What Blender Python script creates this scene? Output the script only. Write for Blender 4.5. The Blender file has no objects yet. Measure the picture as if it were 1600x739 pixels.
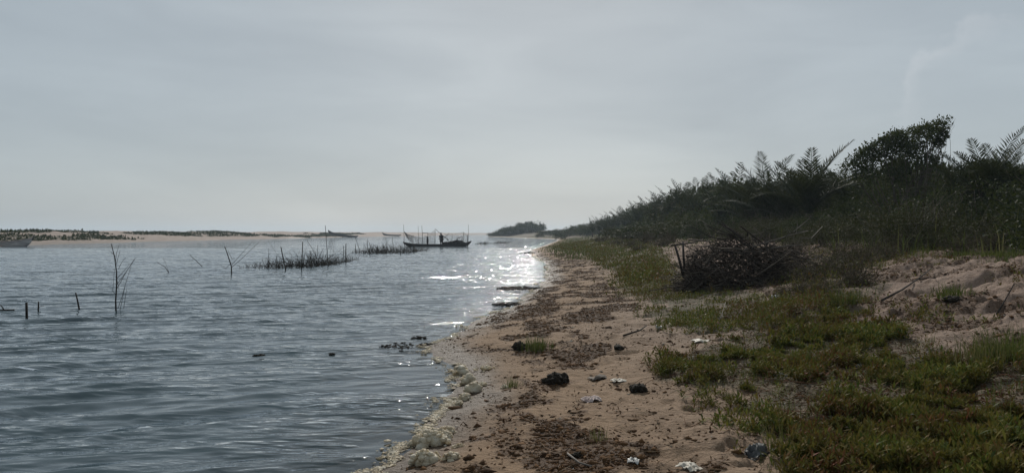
import bpy, math, random
import numpy as np
from mathutils import Vector
R = math.radians
PI = math.pi
SC = bpy.context.scene
COL = SC.collection
rng = np.random.default_rng(7)
random.seed(7)

# ------------------------------------------------------------------ camera numbers
F = 1232.0            # focal length in photo pixels (1600 wide)
HOR = 364.5           # horizon row
EYE = 1.70            # eye above the water

# ------------------------------------------------------------------ noise
def _hash(ix, iy, seed):
    h = (ix.astype(np.int64) * 374761393 + iy.astype(np.int64) * 668265263 + seed * 974634777) & 0xFFFFFFFF
    h = ((h ^ (h >> 13)) * 1274126177) & 0xFFFFFFFF
    h = h ^ (h >> 16)
    return (h & 0xFFFFFF) / float(0xFFFFFF)
def vnoise(x, y, seed=0):
    x = np.asarray(x, float); y = np.asarray(y, float)
    ix = np.floor(x); iy = np.floor(y)
    fx = x - ix; fy = y - iy
    ux = fx * fx * fx * (fx * (fx * 6 - 15) + 10); uy = fy * fy * fy * (fy * (fy * 6 - 15) + 10)
    a = _hash(ix, iy, seed); b = _hash(ix + 1, iy, seed); c = _hash(ix, iy + 1, seed); d = _hash(ix + 1, iy + 1, seed)
    return (a + (b - a) * ux) * (1 - uy) + (c + (d - c) * ux) * uy
def fbm(x, y, octv=4, seed=0):
    s = 0; a = .5; t = 0
    for k in range(octv):
        s = s + a * vnoise(x * 2 ** k + 17.3 * k, y * 2 ** k - 9.1 * k, seed + k); t += a; a *= .5
    return s / t          # 0..1
def sstep(a, b, x):
    t = np.clip((x - a) / (b - a), 0, 1)
    return t * t * (3 - 2 * t)

# ------------------------------------------------------------------ shoreline and terrain height
_sh_px = [(600,739),(640,705),(646,682),(672,660),(700,645),(711,630),(717,605),(713,588),(709,568),(681,556),(666,543),
          (684,532),(712,522),(742,508),(757,496),(778,489),(800,480),(815,467),(833,457),(843,446),(852,432),(856,420),
          (852,410),(836,402),(829,391),(849,384),(868,377),(872,374),(846,372.9),(804,371.2),(765,370.1)]
_sy = [0.0, 4.0]; _sx = [-1.0, -1.0]
for px, py in _sh_px:
    Y = EYE * F / (py - HOR); _sy.append(Y); _sx.append((px - 800) / F * Y)
_sy += [420., 500., 700., 1000., 1500.]; _sx += [-14., 30., 90., 160., 300.]
_sy = np.array(_sy); _sx = np.array(_sx)
def shore(Y):
    Y = np.asarray(Y, float)
    w = 0.03 * Y
    s = (np.interp(Y - w, _sy, _sx) + 2 * np.interp(Y, _sy, _sx) + np.interp(Y + w, _sy, _sx)) / 4
    return s + (vnoise(Y * 1.1, Y * 0 + 3.3, 5) - .5) * .22 + (vnoise(Y * 4.3, Y * 0 + 1.3, 6) - .5) * .10
_b_px = [(0,385),(50,382.5),(100,381),(175,379.5),(230,377.5),(260,377),(320,376),(350,374.8),(400,374),(500,371.6),(560,370.2),(640,369),(730,367.4),(890,366.3)]
_by = [20., 60.]; _bx = [-64., -65.]
for px, py in _b_px:
    Y = EYE * F / (py - HOR); _by.append(Y); _bx.append((px - 800) / F * Y)
_by += [1800.]; _bx += [420.]
_o = np.argsort(_by); _by = np.array(_by)[_o]; _bx = np.array(_bx)[_o]
_pd = np.array([-400,-60,-15,-5,-2,-.6,0,.5,1.5,3,5,7,10,14,18,24,32,60,150,600.])
_pz = np.array([-3.,-3.,-1.6,-.7,-.34,-.12,0,.075,.16,.26,.42,.74,1.25,1.5,2.0,2.6,2.9,2.4,2.,2.])
_qd = np.array([-50,-3,0,2,6,12,20,30,60,120,200.])
_qz = np.array([-3.,-.8,0,.35,.8,1.35,1.9,2.0,1.3,.3,-.6])
def height(X, Y):
    X = np.asarray(X, float); Y = np.asarray(Y, float)
    d = X - shore(Y)
    z = np.interp(d, _pd, _pz)
    far = sstep(200, 330, Y) * sstep(420, 360, Y)
    land = sstep(0.0, .6, d)
    z = z + land * ((fbm(X * .9, Y * .9, 3, 11) - .5) * .10 + (fbm(X * 3.4, Y * 3.4, 3, 12) - .5) * .055)
    bank = sstep(4.8, 6.5, d) * sstep(15, 9, d)
    wx = X + (fbm(X * .7, Y * .7, 3, 27) - .5) * 1.6; wy = Y + (fbm(X * .7 + 9, Y * .7, 3, 28) - .5) * 1.6
    rid = np.abs(2 * fbm(wx * .75 + .4 * wy, wy * 1.2 - .5 * wx, 3, 21) - 1)
    z = z + bank * ((fbm(wx * .5, wy * .8, 3, 24) - .5) * .26 + (sstep(.0, .35, rid) - .7) * .03)
    z = z + bank * ((fbm(wx * 2.2 + wy, wy * 3.8 - 1.4 * wx, 3, 22) - .5) * .065 + (fbm(X * 9, Y * 9, 3, 25) - .5) * .06)
    tt = fbm(wx * .8 + .5 * wy, wy * 1.5 - .4 * wx, 4, 26)
    z = z + bank * .04 * (sstep(.42, .455, tt) + sstep(.54, .575, tt) - 1)
    z = z + sstep(12, 22, d) * (fbm(X * .15, Y * .15, 3, 23) - .5) * 1.4
    z = z + land * sstep(1.0, 2.5, d) * sstep(40, 20, Y) * np.minimum(0, fbm(X * 4.5, Y * 4.5, 2, 31) - .42) * .22
    e = np.interp(Y, _by, _bx) + (fbm(Y * .05, Y * 0, 3, 41) - .5) * 5 - X
    zb = np.interp(e, _qd, _qz)
    zb = zb + sstep(3, 14, e) * (fbm(X * .06, Y * .035, 3, 42) - .5) * 1.7 + sstep(1, 4, e) * (fbm(X * .4, Y * .3, 3, 43) - .5) * .3
    return np.maximum(z, zb)
def hgt(x, y): return float(height(np.array([x]), np.array([y]))[0])
def at(px, py):
    """the point of the ground (or water) that photo pixel px, py sees"""
    dx = (px - 800) / F; dz = (HOR - py) / F
    Y = np.exp(np.linspace(math.log(3), math.log(900), 6000))
    z = EYE + dz * Y
    h = np.maximum(height(dx * Y, Y), 0.0)
    k = np.argmax(z <= h)
    if z[k] > h[k]: k = len(Y) - 1
    return Vector((dx * Y[k], Y[k], h[k]))
def wat(px, py):
    Y = EYE * F / (py - HOR); return Vector(((px - 800) / F * Y, Y, 0))
def inpoly(X, Y, poly):
    X = np.asarray(X); inside = np.zeros(X.shape, bool)
    n = len(poly)
    for i in range(n):
        x1, y1 = poly[i]; x2, y2 = poly[(i + 1) % n]
        if y1 == y2: continue
        c = ((y1 > Y) != (y2 > Y)) & (X < (x2 - x1) * (Y - y1) / (y2 - y1) + x1)
        inside ^= c
    return inside
def wpoly(pts):
    out = []
    for p in pts:
        v = at(*p); out.append((v.x, v.y))
    return out
POLY_NEAR = wpoly([(1043,562),(1085,536),(1145,527),(1190,505),(1260,485),(1330,480),(1380,512),(1420,535),(1470,548),(1540,560),(1610,560),(1720,560),(1900,780),(1215,780),(1183,705),(1205,690),(1222,655),(1196,615),(1155,610),(1078,605),(1050,596)])
POLY_MID = wpoly([(861,385),(905,377),(950,373),(1000,375),(1040,392),(1045,412),(1062,430),(1075,450),(1120,455),(1210,464),(1290,452),(1340,470),(1340,484),(1190,503),(1150,517),(1085,524),(1050,526),(1010,506),(1003,492),(1045,478),(1000,466),(965,452),(978,428),(946,421),(916,400),(880,392)])
POLY_BANKTOP = wpoly([(1200,420),(1290,400),(1350,384),(1420,384),(1440,396),(1385,412),(1345,440),(1325,472),(1230,466)])
POLY_LIT1 = wpoly([(735,525),(765,497),(850,445),(880,412),(930,420),(960,450),(1000,470),(1005,505),(900,505),(880,545),(720,545)])
POLY_LIT2 = wpoly([(830,530),(900,520),(950,560),(950,620),(890,650),(1000,690),(1090,700),(1090,745),(900,780),(660,780),(720,715),(770,650),(800,600)])
POLY_LIT3 = wpoly([(830,392),(870,380),(905,395),(945,425),(870,440),(845,425)])
def jit(X, Y, s, a, seed):
    return X + (fbm(X * s, Y * s, 3, seed) - .5) * a, Y + (fbm(X * s, Y * s, 3, seed + 9) - .5) * a * 2
def veg_mask(X, Y):
    jx, jy = jit(X, Y, 1.6, 1.0, 51)
    a = inpoly(jx, jy, POLY_NEAR); b = inpoly(jx, jy, POLY_MID)
    return a, b
def lit_mask(X, Y):
    jx, jy = jit(X, Y, 2.2, .9, 61)
    m = np.maximum(inpoly(jx, jy, POLY_LIT1) * 1., np.maximum(inpoly(jx, jy, POLY_LIT2) * .8, inpoly(jx, jy, POLY_LIT3) * .7))
    pat = sstep(.36, .64, fbm(X * 2.6, Y * 1.7, 6, 62))
    d = X - shore(Y); bk = sstep(4.8, 6.0, d) * sstep(14, 11, d) * sstep(30, 24, Y) * .5
    return np.maximum(m, bk) * pat + .16 * pat + .05

# ------------------------------------------------------------------ mesh helpers
def mk(name, V, Fq, mat=None, parent=None, smooth=False, loc=None):
    V = np.asarray(V, np.float32).reshape(-1, 3)
    if not isinstance(Fq, (list, tuple)) or (len(Fq) and not hasattr(Fq[0], 'shape')): Fq = [np.asarray(Fq, np.int32)]
    Fq = [f for f in Fq if len(f)]
    me = bpy.data.meshes.new(name)
    me.vertices.add(len(V)); me.vertices.foreach_set('co', V.ravel())
    nl = sum(f.size for f in Fq); npoly = sum(len(f) for f in Fq)
    me.loops.add(nl); me.polygons.add(npoly)
    me.loops.foreach_set('vertex_index', np.concatenate([f.ravel() for f in Fq]).astype(np.int32))
    tot = np.concatenate([np.full(len(f), f.shape[1]) for f in Fq]).astype(np.int32)
    st = np.concatenate([[0], np.cumsum(tot)[:-1]]).astype(np.int32)
    me.polygons.foreach_set('loop_start', st); me.polygons.foreach_set('loop_total', tot)
    if smooth: me.polygons.foreach_set('use_smooth', np.ones(npoly, bool))
    me.update(calc_edges=True)
    if mat: me.materials.append(mat)
    o = bpy.data.objects.new(name, me); COL.objects.link(o)
    if parent: o.parent = parent
    if loc is not None: o.location = loc
    return o
def attr(o, name, vals):
    a = o.data.attributes.new(name, 'FLOAT', 'POINT'); a.data.foreach_set('value', np.asarray(vals, np.float32).ravel())
def empty(name, loc=(0, 0, 0), rz=0):
    o = bpy.data.objects.new(name, None); COL.objects.link(o); o.location = loc; o.rotation_euler = (0, 0, rz); o.empty_display_size = .2
    return o
def tag(o, label=None, cat=None, group=None, kind=None):
    if label: o['label'] = label
    if cat: o['category'] = cat
    if group: o['group'] = group
    if kind: o['kind'] = kind
    return o
def copy_tree(o, loc, rz=0, sc=1., label=None, group=None):
    c = o.copy(); COL.objects.link(c)
    c.location = loc; c.rotation_euler = (0, 0, rz); c.scale = (sc, sc, sc) if not hasattr(sc, '__len__') else sc
    if label: c['label'] = label
    if group: c['group'] = group
    for ch in list(o.children):
        k = ch.copy(); COL.objects.link(k); k.parent = c
        for g in list(ch.children):
            d = g.copy(); COL.objects.link(d); d.parent = k
    return c
class MB:
    def __init__(s): s.V = []; s.F4 = []; s.F3 = []; s.n = 0
    def add(s, V, F):
        V = np.asarray(V, float).reshape(-1, 3); F = np.asarray(F, int)
        (s.F4 if F.shape[1] == 4 else s.F3).append(F + s.n)
        s.V.append(V); s.n += len(V)
    def build(s, name, mat=None, parent=None, smooth=False, loc=None):
        fs = []
        if s.F4: fs.append(np.concatenate(s.F4))
        if s.F3: fs.append(np.concatenate(s.F3))
        return mk(name, np.concatenate(s.V), fs, mat, parent, smooth, loc)
    def tube(s, P, r0, r1=None, n=6, wob=0):
        P = np.asarray(P, float)
        m = len(P)
        if r1 is None: r1 = r0
        rad = np.linspace(r0, r1, m)
        T = np.gradient(P, axis=0); T /= np.linalg.norm(T, axis=1)[:, None] + 1e-9
        ref = np.array([0, 0, 1.]) if abs(T[:, 2]).mean() < .8 else np.array([1., 0, 0])
        A = np.cross(T, ref); A /= np.linalg.norm(A, axis=1)[:, None] + 1e-9
        B = np.cross(T, A)
        an = np.arange(n) * 2 * PI / n
        V = P[:, None] + rad[:, None, None] * (np.cos(an)[None, :, None] * A[:, None] + np.sin(an)[None, :, None] * B[:, None])
        if wob: V = V + (rng.random(V.shape) - .5) * wob
        i = np.arange(m - 1)[:, None] * n; j = np.arange(n)[None]; k = (j + 1) % n
        Fq = np.stack([i + j, i + k, i + n + k, i + n + j], -1).reshape(-1, 4)
        base = s.n
        s.add(V.reshape(-1, 3), Fq)
        # caps
        c = np.array([P[0], P[-1]]); o = s.n
        s.V.append(c); s.n += 2
        jj = np.arange(n); kk = (jj + 1) % n
        s.F3.append(np.stack([base + kk, base + jj, np.full(n, o)], -1))
        s.F3.append(np.stack([base + (m - 1) * n + jj, base + (m - 1) * n + kk, np.full(n, o + 1)], -1))
    def kites(s, C, D, W, N, ln, wd, mid=.45, fold=.0):
        """leaf quads: base C, direction D, side W, normal N"""
        ln = np.broadcast_to(np.asarray(ln, float), (len(C),))[:, None]; wd = np.broadcast_to(np.asarray(wd, float), (len(C),))[:, None]
        V = np.stack([C, C + D * ln * mid + W * wd * .5 + N * wd * fold, C + D * ln, C + D * ln * mid - W * wd * .5 + N * wd * fold], 1)
        q = np.arange(len(C))[:, None] * 4 + np.arange(4)[None]
        s.add(V.reshape(-1, 3), q)
    def blades(s, C, az, ln, wd, bend):
        """grass blades, two quads each"""
        n = len(C)
        H = np.stack([np.cos(az), np.sin(az), np.zeros(n)], -1); W = np.stack([-np.sin(az), np.cos(az), np.zeros(n)], -1)
        Z = np.array([0, 0, 1.])
        b1 = bend * .35; b2 = bend
        M = C + (ln * .55)[:, None] * (H * np.sin(b1)[:, None] + Z * np.cos(b1)[:, None])
        T = M + (ln * .5)[:, None] * (H * np.sin(b2)[:, None] + Z * np.cos(b2)[:, None])
        w = wd[:, None] * .5
        V = np.stack([C - W * w, C + W * w, M + W * w * .8, M - W * w * .8, T + W * w * .1, T - W * w * .1], 1)
        k = np.arange(n)[:, None] * 6
        q = np.concatenate([k + np.array([[0, 1, 2, 3]]), k + np.array([[3, 2, 4, 5]])])
        s.add(V.reshape(-1, 3), q)
def unit(A): return A / (np.linalg.norm(A, axis=-1, keepdims=True) + 1e-9)
def rand_dirs(n, up=0.):
    D = rng.normal(size=(n, 3)); D[:, 2] += up
    return unit(D)
def side_of(D):
    W = np.cross(D, rng.normal(size=D.shape)); return unit(W)
def ico(sub):
    import bmesh
    bm = bmesh.new(); bmesh.ops.create_icosphere(bm, subdivisions=sub, radius=1)
    V = np.array([v.co[:] for v in bm.verts]); Fq = np.array([[v.index for v in f.verts] for f in bm.faces]); bm.free()
    return V, Fq
ICO1, ICO2, ICO3, ICO4 = ico(1), ico(2), ico(3), ico(4)
def noise3(P, sc, seed=0, octv=3):
    return (fbm(P[:, 0] * sc + 3.1 * P[:, 2] * sc, P[:, 1] * sc - 1.7 * P[:, 2] * sc, octv, seed) + fbm(P[:, 1] * sc + 40, P[:, 2] * sc + 2.3 * P[:, 0] * sc, octv, seed + 5)) - 1

# ------------------------------------------------------------------ materials
def newmat(name):
    m = bpy.data.materials.new(name); m.use_nodes = True
    nt = m.node_tree; nt.nodes.clear()
    out = nt.nodes.new('ShaderNodeOutputMaterial')
    return m, nt, out
def nd(nt, t, **kw):
    n = nt.nodes.new(t)
    for k, v in kw.items():
        if k.startswith('i_'): n.inputs[k[2:].replace('_', ' ')].default_value = v
        else: setattr(n, k, v)
    return n
def ramp(nt, pts):
    r = nt.nodes.new('ShaderNodeValToRGB'); e = r.color_ramp.elements
    while len(e) < len(pts): e.new(.5)
    for k, (p, c) in enumerate(pts):
        e[k].position = p; e[k].color = (*c, 1) if len(c) == 3 else c
    return r
def math_(nt, op, a, b=None, clamp=False):
    n = nt.nodes.new('ShaderNodeMath'); n.operation = op; n.use_clamp = clamp
    for i, v in enumerate((a, b)):
        if v is None: continue
        if isinstance(v, (int, float)): n.inputs[i].default_value = v
        else: nt.links.new(v, n.inputs[i])
    return n.outputs[0]
def mixc(nt, fac, a, b, blend='MIX'):
    n = nt.nodes.new('ShaderNodeMix'); n.data_type = 'RGBA'; n.blend_type = blend
    for i, v in ((0, fac), (6, a), (7, b)):
        if isinstance(v, (int, float)): n.inputs[i].default_value = v
        elif isinstance(v, tuple): n.inputs[i].default_value = (*v, 1)
        else: nt.links.new(v, n.inputs[i])
    return n.outputs[2]
def noise(nt, vec, scale, detail=4, rough=.55, dist=0):
    n = nt.nodes.new('ShaderNodeTexNoise'); n.inputs['Scale'].default_value = scale; n.inputs['Detail'].default_value = detail
    n.inputs['Roughness'].default_value = rough; n.inputs['Distortion'].default_value = dist
    if vec is not None: nt.links.new(vec, n.inputs['Vector'])
    return n.outputs['Fac']
def leafmat(name, cols, trans=.35, rough=.55, patch=None):
    """leaf colours vary from leaf to leaf (random per island) and in broad patches"""
    m, nt, out = newmat(name)
    g = nd(nt, 'ShaderNodeNewGeometry'); tc = nd(nt, 'ShaderNodeTexCoord')
    k = len(cols)
    r = ramp(nt, [(i / (k - 1), c) for i, c in enumerate(cols)])
    nt.links.new(g.outputs['Random Per Island'], r.inputs[0])
    c = r.outputs[0]
    if patch:
        f = noise(nt, g.outputs['Position'], patch[0], 3)
        rr = ramp(nt, [(.42, (0, 0, 0)), (.58, (1, 1, 1))]); nt.links.new(f, rr.inputs[0])
        r2 = ramp(nt, [(i / (len(patch[1]) - 1), q) for i, q in enumerate(patch[1])]); nt.links.new(g.outputs['Random Per Island'], r2.inputs[0])
        c = mixc(nt, rr.outputs[0], c, r2.outputs[0])
    b = nd(nt, 'ShaderNodeBsdfPrincipled'); b.inputs['Roughness'].default_value = max(rough, .6); b.inputs['Specular IOR Level'].default_value = .025
    nt.links.new(c, b.inputs['Base Color'])
    if trans > 0:
        t = nd(nt, 'ShaderNodeBsdfTranslucent'); cc = mixc(nt, .5, c, (.12, .14, .02)); nt.links.new(cc, t.inputs[0])
        mx = nd(nt, 'ShaderNodeMixShader'); mx.inputs[0].default_value = trans
        nt.links.new(b.outputs[0], mx.inputs[1]); nt.links.new(t.outputs[0], mx.inputs[2]); nt.links.new(mx.outputs[0], out.inputs[0])
    else: nt.links.new(b.outputs[0], out.inputs[0])
    return m
def basic(name, c1, c2, scale=8, rough=.8, bump=.3, spec=.3, bscale=None, coord='Object', stretch=None):
    m, nt, out = newmat(name)
    tc = nd(nt, 'ShaderNodeTexCoord'); v = tc.outputs[coord]
    if stretch:
        mp = nd(nt, 'ShaderNodeMapping'); mp.inputs['Scale'].default_value = stretch; nt.links.new(v, mp.inputs[0]); v = mp.outputs[0]
    f = noise(nt, v, scale, 5)
    r = ramp(nt, [(.35, c1), (.65, c2)]); nt.links.new(f, r.inputs[0])
    b = nd(nt, 'ShaderNodeBsdfPrincipled'); b.inputs['Roughness'].default_value = rough; b.inputs['Specular IOR Level'].default_value = spec
    nt.links.new(r.outputs[0], b.inputs['Base Color'])
    if bump:
        f2 = noise(nt, v, bscale or scale * 3, 6)
        bp = nd(nt, 'ShaderNodeBump'); bp.inputs['Strength'].default_value = bump; bp.inputs['Distance'].default_value = .02
        nt.links.new(f2, bp.inputs['Height']); nt.links.new(bp.outputs[0], b.inputs['Normal'])
    nt.links.new(b.outputs[0], out.inputs[0])
    return m
M = {}
M['bush'] = leafmat('bush_leaf', [(.0109,.0177,.0102),(.0177,.0272,.0136),(.0258,.0374,.0177),(.0394,.0476,.0231)], .14, .5)
M['bush_light'] = leafmat('bush_light_leaf', [(.0172,.0277,.0132),(.0277,.0422,.0178),(.0422,.0561,.0224),(.0594,.0627,.0297)], .18, .5)
M['bush_olive'] = leafmat('bush_olive_leaf', [(.0217,.0248,.0124),(.0341,.0384,.0161),(.0465,.0465,.0217),(.0620,.0527,.0310)], .12, .6)
M['palm'] = leafmat('palm_leaf', [(.0126,.0196,.0119),(.0224,.0308,.0168),(.0308,.0392,.0210),(.0455,.0462,.0294)], .12, .45)
M['dry'] = leafmat('dry_twig', [(.05,.04,.03),(.085,.068,.05),(.12,.095,.07),(.07,.055,.042)], 0, .8)
M['bark'] = basic('bark', (.05,.04,.032), (.10,.082,.065), 12, .85, .6, stretch=(1, 1, .2))
M['stick'] = basic('wet_stick', (.018,.016,.014), (.045,.038,.032), 14, .85, .5, .12)
M['brush'] = leafmat('brush_twig', [(.02,.017,.014),(.035,.029,.024),(.055,.045,.036),(.03,.026,.022)], 0, .8)
M['brushpale'] = basic('bleached_stick', (.09,.078,.065), (.16,.14,.12), 9, .8, .4)
M['heap_twig'] = leafmat('heap_twig', [(.024,.019,.016),(.045,.036,.03),(.085,.07,.056),(.14,.12,.10)], 0, .85)
M['purslane'] = leafmat('purslane_leaf', [(.042,.062,.017),(.068,.092,.022),(.12,.135,.03),(.19,.17,.038),(.14,.066,.028)], .22, .38,
                        patch=(1.3, [(.05,.06,.018),(.11,.085,.022),(.16,.05,.03),(.075,.04,.022),(.12,.12,.032)]))
M['grass'] = leafmat('grass_blade', [(.04,.065,.02),(.065,.09,.028),(.10,.12,.04),(.16,.15,.07)], .22, .5)
M['drygrass'] = leafmat('dry_grass_blade', [(.07,.08,.035),(.12,.11,.055),(.19,.16,.09),(.10,.08,.05)], .3, .6)
M['litter'] = leafmat('beach_litter', [(.040,.023,.013),(.078,.042,.021),(.12,.066,.032),(.055,.033,.019)], 0, .75)
M['deadleaf'] = leafmat('dead_leaf', [(.05,.03,.02),(.11,.05,.03),(.16,.08,.05),(.09,.065,.04),(.2,.15,.10)], .1, .8)
M['straw'] = leafmat('straw', [(.05,.038,.026),(.12,.09,.06),(.20,.16,.11),(.07,.05,.035)], 0, .8)
M['shard'] = leafmat('scattered_scrap', [(.24,.21,.17),(.36,.33,.28),(.16,.12,.085),(.42,.41,.38)], 0, .7)
M['weed'] = basic('dark_weed', (.012,.011,.009), (.035,.028,.02), 22, .85, .8, .1)
M['boat'] = basic('tarred_wood', (.010,.010,.011), (.024,.022,.021), 5, .6, .3, stretch=(.3, 3, 3))
M['boat_gear'] = basic('dark_gear', (.015,.014,.014), (.05,.045,.042), 6, .8, .6)
M['net'] = basic('net_twine', (.05,.05,.052), (.08,.078,.078), 10, .8, 0)
M['skin'] = basic('skin', (.045,.026,.018), (.055,.032,.022), 4, .55, 0)
M['shirt'] = basic('dark_cloth', (.018,.018,.022), (.03,.03,.035), 6, .85, .3)
M['shorts'] = basic('dark_shorts', (.022,.02,.02), (.035,.032,.03), 6, .85, .3)
M['hair'] = basic('black_hair', (.008,.008,.008), (.012,.012,.012), 30, .7, .4)
M['boat_white'] = basic('weathered_boat', (.28,.26,.26), (.62,.58,.56), 1.6, .7, .3, stretch=(.4, 1, 3))
M['boat_stripe'] = basic('boat_rail_paint', (.30,.24,.22), (.42,.36,.33), 3, .6, .1)
M['boat_inside'] = basic('boat_inside_wood', (.02,.017,.016), (.045,.038,.034), 4, .8, .3)
M['beached'] = basic('dark_hull_paint', (.03,.028,.03), (.06,.052,.05), 2, .7, .2)
M['plastic_white'] = basic('white_plastic', (.34,.33,.31), (.46,.45,.42), 6, .5, .2, .5)
M['plastic_yellow'] = basic('cream_plastic', (.45,.36,.20), (.52,.42,.26), 6, .5, .2)
M['bag'] = basic('grey_bag', (.025,.028,.03), (.16,.16,.155), 7, .65, .5, .3, coord='Object')
M['bag_teal'] = basic('teal_bag', (.12,.24,.25), (.40,.48,.47), 12, .35, .5, .5)
M['rag'] = basic('pale_rag', (.32,.24,.22), (.50,.42,.39), 12, .8, .4)
M['shell'] = basic('pale_shell', (.33,.29,.23), (.45,.41,.34), 18, .6, .3)
M['plank'] = basic('grey_plank', (.08,.065,.05), (.15,.12,.095), 10, .8, .5, stretch=(.3, 3, 3))

def foam_mat():
    m, nt, out = newmat('sea_foam')
    tc = nd(nt, 'ShaderNodeTexCoord'); g = nd(nt, 'ShaderNodeNewGeometry')
    f = noise(nt, g.outputs['Position'], 9, 4)
    r = ramp(nt, [(.32, (.62,.51,.35)), (.5, (.80,.71,.54)), (.68, (.90,.85,.74))]); nt.links.new(f, r.inputs[0])
    vo = nd(nt, 'ShaderNodeTexVoronoi'); vo.inputs['Scale'].default_value = 90; nt.links.new(g.outputs['Position'], vo.inputs['Vector'])
    bp = nd(nt, 'ShaderNodeBump'); bp.inputs['Strength'].default_value = .8; bp.inputs['Distance'].default_value = .012
    n2 = noise(nt, g.outputs['Position'], 45, 5)
    h = math_(nt, 'ADD', vo.outputs['Distance'], n2); nt.links.new(h, bp.inputs['Height'])
    b = nd(nt, 'ShaderNodeBsdfPrincipled'); b.inputs['Roughness'].default_value = .55
    nt.links.new(r.outputs[0], b.inputs['Base Color']); nt.links.new(bp.outputs[0], b.inputs['Normal'])
    t = nd(nt, 'ShaderNodeBsdfTranslucent'); nt.links.new(r.outputs[0], t.inputs[0])
    mx = nd(nt, 'ShaderNodeMixShader'); mx.inputs[0].default_value = .5
    nt.links.new(b.outputs[0], mx.inputs[1]); nt.links.new(t.outputs[0], mx.inputs[2]); nt.links.new(mx.outputs[0], out.inputs[0])
    return m
M['foam'] = foam_mat()

def ground_mat():
    m, nt, out = newmat('sandy_ground')
    g = nd(nt, 'ShaderNodeNewGeometry'); P = g.outputs['Position']
    def A(n):
        a = nd(nt, 'ShaderNodeAttribute'); a.attribute_name = n; return a.outputs['Fac']
    n1 = noise(nt, P, .9, 5); n2 = noise(nt, P, 7, 6, .65); n3 = noise(nt, P, 42, 4, .7)
    sand = ramp(nt, [(.3, (.145,.100,.074)), (.5, (.235,.168,.120)), (.72, (.325,.242,.175))])
    s = math_(nt, 'ADD', math_(nt, 'MULTIPLY', n1, .36), math_(nt, 'ADD', math_(nt, 'MULTIPLY', n2, .34), math_(nt, 'MULTIPLY', n3, .30)))
    nt.links.new(s, sand.inputs[0])
    # warmer, yellower sand near the water, pinker on the bank
    c = mixc(nt, math_(nt, 'MULTIPLY', A('low'), .75), sand.outputs[0], (.228,.140,.072))
    c = mixc(nt, math_(nt, 'MULTIPLY', A('bank'), .55), c, (.235,.160,.126))
    c = mixc(nt, A('bar'), c, (.30,.245,.215))
    # ground litter: brown crumbs
    lr = ramp(nt, [(.50, (0, 0, 0)), (.60, (1, 1, 1))]); n4 = noise(nt, P, 14, 6, .7); nt.links.new(math_(nt, 'ADD', n4, math_(nt, 'MULTIPLY', A('litter'), .16)), lr.inputs[0])
    lf = math_(nt, 'MULTIPLY', lr.outputs[0], math_(nt, 'ADD', .10, math_(nt, 'MULTIPLY', A('litter'), .75)), True)
    c = mixc(nt, math_(nt, 'MULTIPLY', A('litter'), .70), c, (.125,.066,.032))
    c = mixc(nt, lf, c, (.062,.037,.022))
    # vegetated soil
    vr = ramp(nt, [(.32, (.030,.028,.014)), (.5, (.058,.050,.024)), (.66, (.10,.072,.04)), (.8, (.16,.115,.075))]); nt.links.new(noise(nt, P, 5, 6, .7), vr.inputs[0])
    c = mixc(nt, A('veg'), c, vr.outputs[0])
    # wet sand
    wet = A('wet')
    c = mixc(nt, math_(nt, 'MULTIPLY', wet, .85), c, (.06,.042,.028))
    b = nd(nt, 'ShaderNodeBsdfPrincipled'); nt.links.new(c, b.inputs['Base Color'])
    rg = math_(nt, 'SUBTRACT', .92, math_(nt, 'MULTIPLY', wet, .28)); nt.links.new(rg, b.inputs['Roughness'])
    b.inputs['Specular IOR Level'].default_value = .3
    h = math_(nt, 'ADD', math_(nt, 'MULTIPLY', n2, .075), math_(nt, 'ADD', math_(nt, 'MULTIPLY', n3, .022), math_(nt, 'MULTIPLY', lf, .02)))
    bp = nd(nt, 'ShaderNodeBump'); bp.inputs['Strength'].default_value = .85; bp.inputs['Distance'].default_value = 1.0
    nt.links.new(h, bp.inputs['Height']); nt.links.new(bp.outputs[0], b.inputs['Normal'])
    nt.links.new(b.outputs[0], out.inputs[0])
    return m
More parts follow.
